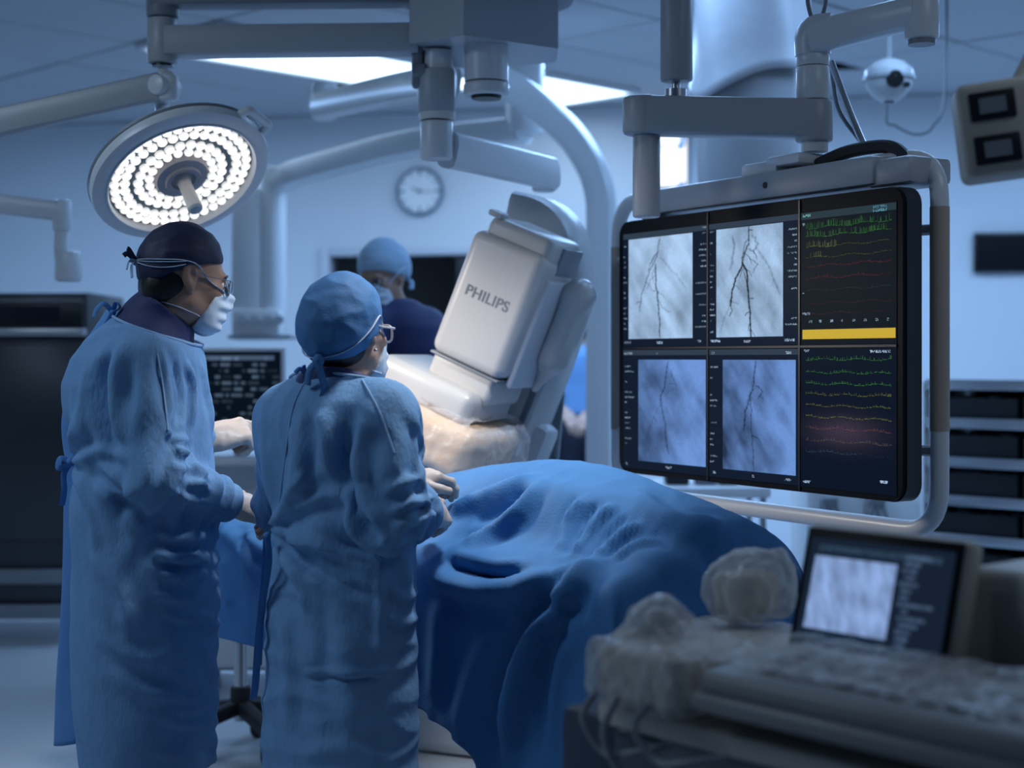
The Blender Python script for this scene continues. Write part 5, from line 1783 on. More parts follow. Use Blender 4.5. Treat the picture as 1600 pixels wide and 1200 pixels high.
class Head:
    def __init__(self, O, th, pitch=0, roll=0, s=1.0):
        self.O, self.R, self.s = Vector(O), frame(math.radians(th), pitch, roll), s
        self.N = np.array(self.R)

    def p(self, f, l, u):
        return self.O + self.R @ (Vector((f, l, u)) * self.s)

    def e(self, c, r, k=.02, op='u', rot=None):
        N = self.N if rot is None else self.N @ np.array(rot)
        return ell(self.p(*c), [x * self.s for x in r], N, k, op)

    def c(self, a, b, ra, rb, k=.02, op='u'):
        return cone(self.p(*a), self.p(*b), ra * self.s, rb * self.s, k, op)

    def skin(self):
        P = [self.e((-.012, 0, .045), (.098, .076, .085)), self.e((-.032, 0, .0), (.075, .068, .068), .03),
             self.e((.033, 0, -.018), (.062, .060, .084), .03)]
        for s in (-1, 1):
            P += [self.c((.008, s * .052, -.055), (.070, s * .012, -.092), .020, .019, .035), self.e((.068, s * .040, -.022), (.022, .020, .020), .03)]
        P += [self.e((.076, 0, -.094), (.020, .022, .018), .02), self.c((.086, -.03, .020), (.090, .03, .020), .012, .012, .02)]
        for s in (-1, 1):
            P += [self.e((.099, s * .031, .000), (.011, .017, .010), .014, 's')]
        P += [self.c((.092, 0, .006), (.113, 0, -.030), .008, .012, .014), self.e((.096, 0, -.066), (.010, .022, .010), .012)]
        for s in (-1, 1):
            P += [self.e((.100, s * .011, -.034), (.010, .008, .008), .008)]
            rt = Matrix.Rotation(math.radians(-10), 3, 'Y') @ Matrix.Rotation(math.radians(s * -14), 3, 'Z')
            P += [self.e((-.006, s * .081, .012), (.021, .009, .034), .006, 'u', rt), self.e((.003, s * .0935, .013), (.0115, .0125, .022), .004, 's', rt),
                  self.e((.000, s * .078, -.020), (.009, .007, .011), .008)]
        return P


def hand(w, d, n, side, curls, thumb=(.55, .8, -.3), s=1.0, gr=0.0, spread=1.0, bend=.45):
    """wrist, direction to the knuckles, back-of-hand normal, side of the thumb (+1/-1), finger curls in degrees per joint"""
    w, d, n = Vector(w), Vector(d).normalized(), Vector(n)
    n = (n - d * n.dot(d)).normalized()
    x = d.cross(n) * side
    N = np.array(Matrix((d, x, n)).transposed())
    P = [rbox(w + d * .048 * s + x * .002, (.046 * s + gr, .040 * s + gr, .0145 * s + gr), .0135 * s, N, .012),
         cone(w - d * .01, w + d * .03 * s, .027 * s + gr, .026 * s + gr, .03),
         ell(w + d * .035 * s + x * .026 * s - n * .006, (.030 * s + gr, .018 * s + gr, .018 * s + gr), N, .015)]
    for i in range(4):
        ln = (.95, 1.05, 1.0, .80)[i] * s
        q = w + d * (.086, .092, .088, .080)[i] * s + x * (.0305, .0105, -.0105, -.0300)[i] * s
        r = (.0098, .0100, .0096, .0086)[i] * s + gr
        a = 0.0
        sp = x * (.05, .015, -.02, -.06)[i] * spread
        for j in range(3):
            a += math.radians(curls[i] if not isinstance(curls[i], tuple) else curls[i][j])
            v = (d * math.cos(a) - n * math.sin(a) + sp).normalized()
            e = q + v * (.043, .026, .021)[j] * ln
            r2 = r * .93
            P.append(cone(q, e, r, r2, .0055 if j else .008))
            q, r = e, r2
    q = w + d * .022 * s + x * .030 * s
    v = (d * thumb[0] + x * thumb[1] + n * thumb[2]).normalized()
    for j, ln in enumerate((.038, .030, .024)):
        e = q + v * ln * s
        P.append(cone(q, e, (.0135, .0115, .0105)[j] * s + gr, (.0115, .0105, .0092)[j] * s + gr, .007))
        q = e
        v = (v + (d * .8 - x * .35 - n * .15) * bend).normalized()
    return P


def neck_ring(root, prims, o, n, m, r=.0042):
    """bound edge where the neck plane leaves the garment"""
    o = Vector(o); n = Vector(n).normalized(); e1 = n.orthogonal().normalized(); e2 = n.cross(e1)
    rr = np.linspace(.02, .17, 120); out = []
    for k in range(56):
        a = 2 * math.pi * k / 56; d = e1 * math.cos(a) + e2 * math.sin(a)
        P = npv(o) + rr[:, None] * npv(d)
        D = sdf_eval(prims, P)
        i = int(np.argmax(D > 0)) if (D > 0).any() else 119
        out.append(rr[i])
    out = np.array(out)
    for _ in range(3):
        out = .5 * out + .25 * (np.roll(out, 1) + np.roll(out, -1))
    pts = [o + (e1 * math.cos(2 * math.pi * k / 56) + e2 * math.sin(2 * math.pi * k / 56)) * (out[k] - .001) for k in range(56)]
    b = MB(); b.tube(pts, r, 8, closed=True); b.build('neck_binding', m, root)


def ribbon(pts, wd, th, name, m, parent, sub=6):
    b = MB(); b.tube(pts, wd, 8, sub=sub, flat=th / wd); return b.build(name, m, parent)


def mask_parts(H, root, prims, loops=True):
    sh = [H.e((.046, 0, -.048), (.072, .068, .070), .0), H.c((.085, 0, -.008), (.112, 0, -.036), .014, .018, .02), H.c((.064, -.026, -.098), (.064, .026, -.098), .032, .032, .03)]
    sh += [H.e((.038, 0, -.05), (.068, .0655, .070), .0, 's')] if False else []
    up = H.R @ Vector((-.35, 0, 1)); sh.append(plane(H.p(.09, 0, .0), up, 'i', .004))
    bk = H.R @ Vector((-1, 0, .55)); sh.append(plane(H.p(.056, 0, -.05), bk, 'i', .004))
    V, Q = sdf_mesh(sh, .0035 * H.s)
    N_ = normals(V, Q)
    lc = (V - npv(H.O)) @ H.N
    V = V + N_ * (.0028 * np.sin(lc[:, 2] / .0125 * 2 * math.pi * .42 + lc[:, 0] * 8) * sstep(.07, .095, lc[:, 0]) + .0022 * noise3(V * 42))[:, None]
    arrays('face_mask', V, Q, M_mask, root)
    return sh


def straps(H, root, prims, up_pts, lo_pts, r=.0035):
    for pts in (up_pts, lo_pts):
        for s in (-1, 1):
            P = [Vector((f, l * s, u)) for f, l, u in pts]
            P, _ = spline([Vector(p) for p in P], 1.0, 5)
            A_ = np.array([npv(H.p(*p)) for p in P])
            A_ = project(prims, A_, .002, 8)
            A_[1:-1] = .5 * A_[1:-1] + .25 * (A_[:-2] + A_[2:])
            b = MB(); b.tube([Vector(p) for p in A_], r, 8, flat=.4, up=H.R @ Vector((0, 0, 1))); b.build('mask_strap', M_strap, root)


def glasses(H, root, m_frame, hgt=.020, r=.0016):
    b = MB()
    for s in (-1, 1):
        pts = []
        for k in range(20):
            a = 2 * math.pi * k / 20
            cx, cy = math.cos(a), math.sin(a)
            cx = math.copysign(abs(cx) ** .6, cx); cy = math.copysign(abs(cy) ** .6, cy)
            pts.append(H.p(.111 - .010 * (abs(s * .034 + cx * .027) / .06) ** 2, s * .034 + cx * .027, -.002 + cy * hgt))
        b.tube(pts, r, 8, closed=True)
        b.tube([H.p(.102, s * .061, .010), H.p(.095, s * .072, .012), H.p(.04, s * .081, .016), H.p(-.002, s * .085, .022), H.p(-.018, s * .084, .010)], r * .9, 8, sub=4)
    b.tube([H.p(.111, -.008, .004), H.p(.115, 0, .007), H.p(.111, .008, .004)], r, 8, sub=3)
    g = b.build('glasses', m_frame, root)
    for s in (-1, 1):
        b = MB(); b.lathe([(.0, -.0006), (.9, -.0006), (.9, .0006), (.0, .0006)], (0, 0, 0), n=24)
        for v in b.bm.verts:
            v.co = H.p(.1085 + v.co.z, s * .034 + v.co.x * .027, -.002 + v.co.y * hgt)
        b.build('lens', M_lens, g)
    return g


def eyes(H, root):
    for s in (-1, 1):
        b = MB(); b.ball(H.p(.0825, s * .031, .0), .0112 * H.s); e = b.build('eye', M_white_eye, root)
        b = MB(); b.lathe([(.0058, .0), (.005, .0012), (.0, .0018)], H.p(.0825 + .0102, s * .031, .0), H.R @ Vector((1, 0, 0)), 16); b.build('iris', M_iris, e)


def legs(root, ctr, th, hipz, gap=.09, stride=0.0, trouser=M_trouser):
    F = frame(math.radians(th))
    P = []; sh = []
    for s in (-1, 1):
        f = stride * s
        hip = Vector((ctr.x, ctr.y, 0)) + F @ Vector((0, s * gap, hipz)); kn = Vector((ctr.x, ctr.y, 0)) + F @ Vector((.02 + f * .6, s * gap, hipz * .52)); an = Vector((ctr.x, ctr.y, 0)) + F @ Vector((-.02 + f, s * gap, .09))
        P += [cone(hip, kn, .085, .058, .03), cone(kn, an, .056, .038, .02)]
        sh += [(an, F)]
    V, Q = sdf_mesh([cone(p.c * 0 + a, b, ra, rb, .03) for p, a, b, ra, rb in []] + [cone(q[0], q[1], q[2], q[3], .03) for q in
                    [(Vector((ctr.x, ctr.y, 0)) + F @ Vector((0, s * gap, hipz)), Vector((ctr.x, ctr.y, 0)) + F @ Vector((.02 + stride * s * .6, s * gap, hipz * .52)), .10, .078) for s in (-1, 1)] +
                    [(Vector((ctr.x, ctr.y, 0)) + F @ Vector((.02 + stride * s * .6, s * gap, hipz * .52)), Vector((ctr.x, ctr.y, 0)) + F @ Vector((-.02 + stride * s, s * gap, .06)), .076, .068) for s in (-1, 1)]] +
                    [ell(Vector((ctr.x, ctr.y, hipz + .02)), (.085, .12, .10), np.array(F), .05)], .012)
    V = V + normals(V, Q) * (.006 * noise3(V * np.array((12, 12, 7))))[:, None]
    arrays('trousers', V, Q, trouser, root)
    for an, F_ in sh:
        V, Q = sdf_mesh([rbox(an + F_ @ Vector((.055, 0, -.06)), (.13, .045, .03), .028, np.array(F_), 0), ell(an + F_ @ Vector((.0, 0, -.03)), (.06, .042, .055), np.array(F_), .03), plane((0, 0, .004), (0, 0, -1))], .008)
        arrays('shoe', V, Q, M_shoe, root)
    return P


def cap_mesh(H, root, m, prims_c, cut_o, cut_n, amp, seed, h=.0045, name='surgical_cap'):
    cuts = [(H.p(*o), H.R @ Vector(n)) for o, n in (cut_o if isinstance(cut_o, list) else [(cut_o, cut_n)])]
    cuts = [(npv(o), npv(Vector(n).normalized())) for o, n in cuts]
    P = prims_c + [custom(lambda p: np.min([(p - o) @ n for o, n in cuts], 0), cuts[0][0], 1e6, .006, 'i')]
    V, Q = sdf_mesh(P, h * H.s)
    N_ = normals(V, Q)
    lc = (V - npv(H.O)) @ H.N
    rd = np.array((9., 9., 20.))
    V = V + N_ * (amp * (ridge(lc * np.array((13, 13, 20)) + seed) - .35) + amp * .6 * noise3(lc * 34 + seed))[:, None]
    arrays(name, V, Q, m, root)
    return P


def gown_bend(V, joints):
    """small ring-like creases near the joints: list of (point, axis, reach, amplitude, waves per metre)"""
    out = np.zeros(len(V))
    for p, ax, reach, amp, fr in joints:
        q = V - npv(p); a = npv(Vector(ax).normalized())
        t = q @ a; dist = np.linalg.norm(q, axis=1)
        ph = fr * t * 2 * math.pi + 2.2 * noise3(V * 9) + 1.5 * noise3(V * 4 + 7)
        out += amp * np.exp(-(dist / reach) ** 2) * np.sin(ph)
    return out


def finish_gown(root, name, prims, hem, h, m, disp, sv, sh, clampd, iters, maskf=None, bendf=.02, creases=()):
    V, Q = sdf_mesh(prims, h, 2)
    N_ = normals(V, Q)
    V = V + N_ * disp(V, N_)[:, None]
    mk = None if maskf is None else maskf(V)
    V = crumple(V, Q, sv, sh, .0022, clampd, iters, bendf, 13.0, 1.0, mk)
    V = lap(V, Q, .35)
    if creases:
        bv = BVHTree.FromPolygons([tuple(v) for v in V], [tuple(int(i) for i in q) for q in Q])
        N_ = normals(V, Q)
        for pts, wd_, am_ in creases:
            P_ = on_surface(bv, pts, 0)
            if len(P_) < 2:
                continue
            P_, _ = spline(P_, 1.0, 4)
            D_, T_ = polydist(V, P_)
            D_ = np.abs(D_ + .003 * noise3(V * 35))
            V = V + N_ * (am_ * (sstep(0, .25, T_) * sstep(1, .7, T_) + .15) * (np.exp(-(D_ / wd_) ** 2) - .3 * np.exp(-((D_ - 1.9 * wd_) / wd_) ** 2)))[:, None]
    fc = V[Q].mean(1)
    keep = ~((fc[:, 2] < hem + h * 1.2) & (normals(V, Q)[Q].mean(1)[:, 2] < -.6))
    V, Q = prune(V, Q, keep)
    o = arrays(name, V, Q, m, root)
    return o, BVHTree.FromPolygons([tuple(v) for v in V], [tuple(int(i) for i in q) for q in Q])


def glove_pair(root, prims_list, wrist, fore, m=M_glove):
    """one glove: hand shapes plus a cuff along the forearm"""
    V, Q = sdf_mesh(prims_list + [cone(wrist, Vector(wrist) + (Vector(fore) - Vector(wrist)).normalized() * .10, .029, .037, .02)], .0032, 1)
    N_ = normals(V, Q)
    ax = npv((Vector(fore) - Vector(wrist)).normalized())
    t = (V - npv(wrist)) @ ax
    V = V + N_ * (.0022 * np.sin(t * 330 + 3 * noise3(V * 20)) * sstep(-.02, .02, t) + .0012 * noise3(V * 60))[:, None]
    return arrays('glove', V, Q, m, root)


# ================================================================== surgeon in the navy cap (left)
def zc(y, s):
    return CAM_H - (y - 560.0) / s


S1 = 600.0; Y1 = 4.0
s1 = thing('person', 'person in blue surgical gown, navy cap, glasses and mask, standing at the far left', 'person', (W(228, 0, Y1).x, Y1, 0))
H1 = Head((W(290, 438, 4.0).x, 4.0, zc(441, S1)), 22, -6, 0, 1.02)
th1 = 10
g_y = [1195, 1100, 1000, 900, 800, 720, 650, 600, 560, 530, 508, 488]
g_c = [229, 227, 226, 226, 225, 223, 218, 216, 218, 224, 230, 236]
g_w = [104, 110, 112, 112, 112, 110, 113, 111, 103, 88, 68, 44]
zs = [zc(y, S1) for y in g_y]; cx = [W(c, 0, Y1).x for c in g_c]
bb = [w / S1 * 1.0 for w in g_w]; aa = [x * 1.18 if i < 7 else x * 1.15 for i, x in enumerate(bb)]
cy = [Y1] * len(zs)
nb1 = W(262, 478, 4.0)
shR, elR, wrR = W(226, 560, 3.83), W(238, 742, 3.79), W(348, 782, 3.96)
shL, elL, wrL = W(232, 560, 4.17), W(244, 738, 4.24), W(314, 690, 4.24)
G1 = [loft(zs, cx, cy, aa, bb, math.radians(th1), .03), cone(W(236, 532, 4.0), shR, .070, .085, .07), cone(W(236, 532, 4.0), shL, .070, .085, .07),
      cone(shR, elR, .086, .080, .022), cone(elR, wrR, .080, .047, .03), cone(shL, elL, .086, .078, .03), cone(elL, wrL, .076, .047, .03)]
hem1 = zc(1195, S1); zs1, cx1, cy1, aa1, bb1, shR1, shL1 = zs, cx, cy, aa, bb, shR, shL
arm1 = (wrR - elR).normalized()


def disp1(V, N):
    z = V[:, 2]
    f = (V - npv((s1.location.x, Y1, 0)))[:, 0]
    skirt = sstep(1.02, .85, z)
    d = (.013 * noise3(V * np.array((9, 9, 2.6))) + .008 * (ridge(V * np.array((7, 7, 2.4)) + 31) - .35)) * sstep(1.5, 1.3, z) * (1 - skirt)
    d += skirt * (.013 * noise3(V * np.array((7, 7, 1.6)) + 3) + .005 * (ridge(V * np.array((6, 6, 3.5)) + 8) - .35))
    front = sstep(.02, .14, f) * sstep(1.03, .93, z)
    d += front * .012 * (ridge(V * np.array((5, 5, 17)) + np.stack([np.zeros(len(V)), np.zeros(len(V)), V[:, 0] * 6], 1)) - .4)
    d += gown_bend(V, [(elR, arm1, .17, .013, 15), (wrR, arm1, .10, .010, 24), (elL, (wrL - elL), .14, .012, 15), (wrL, wrL - elL, .08, .005, 26), (shR + (elR - shR) * .5, (elR - shR) + Vector((.25, 0, .3)), .18, .008, 9)])
    # waist tie draws the cloth in at the back
    tie = npv(W(112, 722, 4.0)); r_ = np.linalg.norm((V - tie) * np.array((1, .8, 1)), axis=1)
    d -= .016 * np.exp(-(r_ / .10) ** 2)
    ang = np.arctan2(z - tie[2], V[:, 0] - tie[0] + .02)
    d += .009 * np.sin(ang * 9) * np.exp(-((r_ - .14) / .11) ** 2)
    return d


CR1 = [([(172, 545), (158, 590), (158, 650), (176, 715)], .020, -.024), ([(196, 530), (184, 580), (183, 640), (196, 700)], .022, .014), ([(140, 560), (130, 620), (134, 690)], .018, .010), ([(150, 520), (190, 512), (232, 520)], .018, .007),
       ([(262, 668), (278, 688), (296, 684)], .011, .010), ([(268, 700), (290, 706), (308, 722)], .010, .011), ([(280, 732), (304, 728), (324, 748)], .010, .010), ([(292, 760), (316, 754), (336, 770)], .010, .009), ([(270, 716), (288, 722), (300, 744)], .010, -.008), ([(262, 760), (290, 778), (320, 785)], .010, .010), ([(300, 742), (318, 748), (334, 762)], .009, -.006),
       ([(288, 560), (302, 610), (298, 670)], .012, .012), ([(312, 560), (324, 620), (330, 690)], .012, .010), ([(272, 560), (282, 620), (276, 665)], .010, -.012), ([(250, 540), (262, 600), (266, 650)], .012, .008),
       ([(125, 728), (180, 748), (260, 800)], .016, .012), ([(125, 735), (165, 775), (215, 845)], .016, .011), ([(122, 745), (140, 800), (150, 870)], .016, .009), ([(124, 715), (165, 705), (205, 720)], .014, .010), ([(126, 722), (185, 770), (245, 830)], .014, -.010),
       ([(245, 832), (285, 842), (330, 836)], .010, .010), ([(238, 862), (280, 876), (330, 868)], .010, .011), ([(250, 895), (290, 905), (332, 896)], .010, .010), ([(235, 925), (285, 938), (330, 928)], .011, .010), ([(255, 958), (290, 966), (330, 960)], .011, .009), ([(240, 845), (290, 858), (332, 852)], .009, -.008), ([(245, 880), (290, 890), (330, 882)], .009, -.008),
       ([(150, 985), (215, 1030), (290, 1010)], .02, .009), ([(170, 1040), (230, 1085), (300, 1070)], .02, .008), ([(140, 860), (190, 930), (205, 1010)], .022, .009)]
NK1 = (W(236, 513, 4.0), Vector((.34, 0, 1)))
gown1, bv1 = finish_gown(s1, 'surgical_gown', G1 + [plane(NK1[0], NK1[1], 'i', .004)], hem1, .0075, M_gown, disp1, .06, .04, .016, 45, creases=CR1)
body1 = H1.skin() + [cone(H1.p(-.022, 0, -.07), nb1 + Vector((-.03, 0, -.03)), .056, .062, .03), loft(zs[3:-1], cx[3:-1], cy[3:-1], [a * .68 for a in aa[3:-1]], [x * .66 for x in bb[3:-1]], math.radians(th1), .05),
                     cone(shR, elR, .055, .045, .04), cone(elR, wrR, .043, .027, .02), cone(shL, elL, .055, .045, .04), cone(elL, wrL, .043, .027, .02)]
dR1 = (W(428, 806, 4.13) - wrR).normalized(); nR1 = Vector((.1, -.75, .65))
dL1 = (W(384, 672, 4.30) - wrL).normalized(); nL1 = Vector((-.15, -.35, .95))
hR = dict(side=-1, curls=(28, 30, 32, 34))
hL = dict(side=1, curls=((35, 60, 40), (58, 70, 45), (64, 72, 45), (66, 72, 45)), thumb=(.75, .45, -.55))
wR1 = wrR + dR1 * .075; wL1 = wrL + dL1 * .034
nL1 = Vector((.05, -.70, .72)); hL['side'] = -1
body1 += hand(wR1, dR1, nR1, s=.9, **hR) + hand(wL1, dL1, nL1, s=.9, **hL)
body1 += [cone(wrR, wR1, .027, .026, .02), cone(wrL, wL1, .027, .026, .02)]
body1 += legs(s1, Vector((W(228, 0, Y1).x, Y1, 0)), th1, .88)
V, Q = sdf_mesh(body1, .004, 1); arrays('body', V, Q, M_skin, s1)
glove_pair(s1, hand(wR1, dR1, nR1, gr=.0018, **hR) + [cone(wrR, wR1, .033, .030, .02)], wR1 - dR1 * .055, wrR - arm1 * .02)
glove_pair(s1, hand(wL1, dL1, nL1, gr=.0018, s=1.10, **hL) + [cone(wrL, wL1, .032, .029, .02)], wL1 - dL1 * .03, wrL - (wrL - elL) * .1)
# knitted cuffs
for wr, el in ((wrR, elR), (wrL, elL)):
    a = (wr - el).normalized(); b = MB(); b.lathe([(.044, -.02), (.046, 0), (.043, .012), (.038, .018), (.034, .014)], wr, a, 28, False); b.build('cuff', M_gown2, s1)
cap1 = [H1.e((-.014, 0, .052), (.103, .087, .101), .0), H1.e((-.047, 0, .032), (.074, .076, .078), .04)]
cap1s = cap_mesh(H1, s1, M_capn, cap1, [((0, 0, .042), (.17, 0, -1)), ((0, 0, .042), (.55, 0, -1))], None, .0034, 2)
V, Q = sdf_mesh([H1.e((-.032, 0, .008), (.083, .0755, .078), 0), H1.c((-.07, -.02, -.03), (-.07, .02, -.03), .04, .04, .03), plane(H1.p(-.012, 0, 0), H1.R @ Vector((1, 0, .15)), 'i', .01), plane(H1.p(-.06, 0, -.066), H1.R @ Vector((.25, 0, -1)), 'i', .012)], .004)
V = V + normals(V, Q) * (.002 * noise3(((V - npv(H1.O)) @ H1.N) * np.array((30, 90, 14))))[:, None]
arrays('hair', V, Q, M_hair, s1)
for s in (-1, 1):
    b = MB(); b.tube([H1.p(.094, s * .014, .0205), H1.p(.0985, s * .030, .0255), H1.p(.090, s * .048, .020)], [.0022, .0034, .0018], 8, sub=4); b.build('eyebrow', M_hair, s1)
mk1 = mask_parts(H1, s1, None)
srf1 = H1.skin()[:10] + [H1.c((-.022, 0, -.07), (-.06, 0, -.2), .056, .062, .03)] + cap1s[:2] + mk1[:3]
srf1 = [q for q in srf1 if q.op == 'u']
straps(H1, s1, srf1, [(.084, -.047, -.020), (.066, -.066, -.004), (.036, -.078, .016), (.010, -.09, .042), (-.03, -.095, .048), (-.08, -.08, .044), (-.122, -.01, .040)],
       [(.036, -.056, -.084), (.0, -.070, -.076), (-.04, -.068, -.066), (-.09, -.03, -.056), (-.10, 0, -.054)])
straps(H1, s1, srf1, [(-.02, -.096, .038), (-.06, -.092, .026), (-.10, -.065, .024), (-.122, -.01, .036)], [(-.02, -.096, .046), (-.06, -.095, .040), (-.10, -.06, .036), (-.124, -.01, .038)], .003)
kn_ = H1.p(-.128, -.01, .034)
b = MB(); b.ball(kn_, .011, (1, 1, .9)); b.build('cap_knot', M_capl, s1)
for dx, dy, dz in ((-.030, -.02, .030), (-.036, -.01, .012), (-.026, -.022, -.022), (-.012, -.03, -.042)):
    e = kn_ + H1.R @ Vector((dx, dy, dz)); m_ = (kn_ + e) / 2 + H1.R @ Vector((-.008, -.004, .012))
    ribbon([kn_, m_, e], .0065, .0022, 'cap_tie', M_capl if dz < 0 else M_capn, s1)
glasses(H1, s1, M_wire, .019, .0013); eyes(H1, s1)
US1 = [cone(H1.p(-.042, 0, -.060), W(236, 515, 4.0), .072, .092, .03), cone(W(240, 505, 4.0), W(268, 512, 3.99), .078, .060, .03), loft(zs1[5:], cx1[5:], cy1[5:], [x - .026 for x in aa1[5:]], [x - .026 for x in bb1[5:]], math.radians(th1), .03),
       cone(W(236, 532, 4.0), shR1, .052, .05, .06), cone(W(236, 532, 4.0), shL1, .052, .05, .06), plane(H1.p(.0, 0, -.100), H1.R @ Vector((.62, -.05, 1)), 'i', .006), plane((0, 0, zc(575, S1)), (0, 0, -1), 'i', 0)]
V, Q = sdf_mesh(US1, .006)
V = V + normals(V, Q) * (.003 * noise3(V * np.array((16, 16, 26))))[:, None]
arrays('undershirt_collar', V, Q, M_navy, s1)
# seams, binding, ties and the back flap
P = on_surface(bv1, [(234, 498), (241, 524), (247, 560), (254, 600), (259, 640), (262, 672)])
if len(P) > 2:
    ribbon(P, .0028, .002, 'seam', M_piping, s1, 4)
neck_ring(s1, G1, NK1[0], NK1[1], M_piping)
outer = [(170, 482), (134, 536), (108, 596), (100, 650), (104, 700), (110, 722), (103, 800), (97, 950), (90, 1080), (85, 1166)]
inner = [(196, 488), (158, 552), (134, 612), (124, 662), (121, 720), (122, 728), (124, 800), (126, 950), (127, 1080), (127, 1160)]
ou, _ = spline([W(x, y, 4.10) for x, y in outer], 1.0, 6); inn, _ = spline([W(x, y, 3.985 if i > 1 else 3.97) for i, (x, y) in enumerate(inner)], 1.0, 6)
V_ = []; nn_ = 7
for i, (p, q_) in enumerate(zip(ou, inn)):
    for j in range(nn_):
        u = j / (nn_ - 1)
        V_.append(p * (1 - u) + q_ * u + Vector((-.012 * math.sin(u * math.pi), -.014 * math.sin(u * math.pi) + .006 * math.sin(i * .5 + u * 4), 0)))
F_ = np.array([(i * nn_ + j, i * nn_ + j + 1, (i + 1) * nn_ + j + 1, (i + 1) * nn_ + j) for i in range(len(ou) - 1) for j in range(nn_ - 1)])
o = arrays('back_flap', V_, F_, M_gown2, s1); m_ = o.modifiers.new('thick', 'SOLIDIFY'); m_.thickness = .004
tk = W(176, 488, 3.96)
b = MB(); b.ball(tk, .009); b.build('neck_knot', M_gown2, s1)
for pts in ([tk, tk + Vector((-.02, -.01, .022)), tk + Vector((-.04, -.01, .006)), tk + Vector((-.045, -.01, -.012))], [tk, tk + Vector((.012, -.01, .025)), tk + Vector((.022, -.012, .012)), tk + Vector((.004, -.01, .0))], [tk, tk + Vector((-.012, -.012, -.03)), tk + Vector((-.03, -.015, -.05))]):
    ribbon(pts, .007, .002, 'neck_tie', M_gown2, s1)
tk = W(110, 722, 3.96)
b = MB(); b.ball(tk, .012); b.build('waist_knot', M_gown2, s1)
for pts in ([tk, tk + Vector((-.014, -.01, -.03)), tk + Vector((-.010, -.02, -.07)), tk + Vector((-.016, -.02, -.11))], [tk, tk + Vector((-.022, -.01, .010)), tk + Vector((-.026, -.015, -.015)), tk + Vector((-.004, -.01, -.006))]):
    ribbon(pts, .009, .002, 'waist_tie', M_gown2, s1)

# ================================================================== surgeon in the blue cap (centre)
S2 = 652.0; Y2 = 3.68
s2 = thing('person', 'person in blue surgical gown, blue cap and clear glasses seen from behind at the table', 'person', (W(528, 0, Y2).x, Y2, 0))
H2 = Head((W(543, 520, Y2).x, Y2, zc(522, S2)), 57, 2, 0, .97)
th2 = 48
g_y = [1232, 1100, 1000, 900, 830, 760, 700, 650, 625, 606, 592, 578]
g_c = [527, 528, 530, 533, 530, 524, 522, 521, 521, 522, 523, 524]
g_w = [128, 126, 122, 117, 112, 116, 119, 112, 100, 82, 62, 44]
zs = [zc(y, S2) for y in g_y]; cx = [W(c, 0, Y2).x for c in g_c]
aa = [w / S2 * 1.17 for w in g_w]; bb = [a * .64 for a in aa]; cy = [Y2] * len(zs)
nb2 = W(530, 572, Y2)
shR, elR, wrR = W(606, 654, 3.55), W(604, 800, 3.50), W(654, 802, 3.68)
shL, elL, wrL = W(458, 652, 3.80), W(440, 790, 3.93), W(602, 756, 3.94)
G2 = [loft(zs, cx, cy, aa, bb, math.radians(th2), .03), cone(W(526, 622, Y2), shR, .070, .080, .07), cone(W(526, 622, Y2), shL, .070, .080, .07),
      cone(shR, elR, .082, .084, .022), cone(elR, wrR, .082, .050, .03), cone(shL, elL, .080, .075, .03), cone(elL, wrL, .072, .046, .03)]
hem2 = zc(1232, S2)
arm2 = (wrR - elR).normalized()
F2 = frame(math.radians(th2)) @ Vector((1, 0, 0))


def disp2(V, N):
    z = V[:, 2]
    skirt = sstep(.95, .80, z)
    d = (.013 * noise3(V * np.array((10, 10, 2.8)) + 5) + .009 * (ridge(V * np.array((7, 7, 2.6)) + 41) - .35)) * sstep(1.38, 1.25, z) * (1 - skirt)
    d += skirt * (.014 * noise3(V * np.array((8, 8, 1.4)) + 13) + .007 * (ridge(V * np.array((4, 4, 15)) + 2) - .4))
    d += gown_bend(V, [(elR, arm2, .17, .014, 14), (wrR, arm2, .10, .011, 22), (elL, (wrL - elL), .14, .007, 17), (shR + (elR - shR) * .35, (elR - shR) + Vector((.3, 0, .35)), .20, .009, 8)])
    tie = npv(W(424, 836, 3.66)); r_ = np.linalg.norm(V - tie, axis=1)
    d -= .018 * np.exp(-(r_ / .09) ** 2)
    ang = np.arctan2(z - tie[2], V[:, 0] - tie[0] + .03)
    d += .011 * np.sin(ang * 8 + .6) * np.exp(-((r_ - .15) / .12) ** 2)
    # pull lines from the tie towards the near elbow
    return d


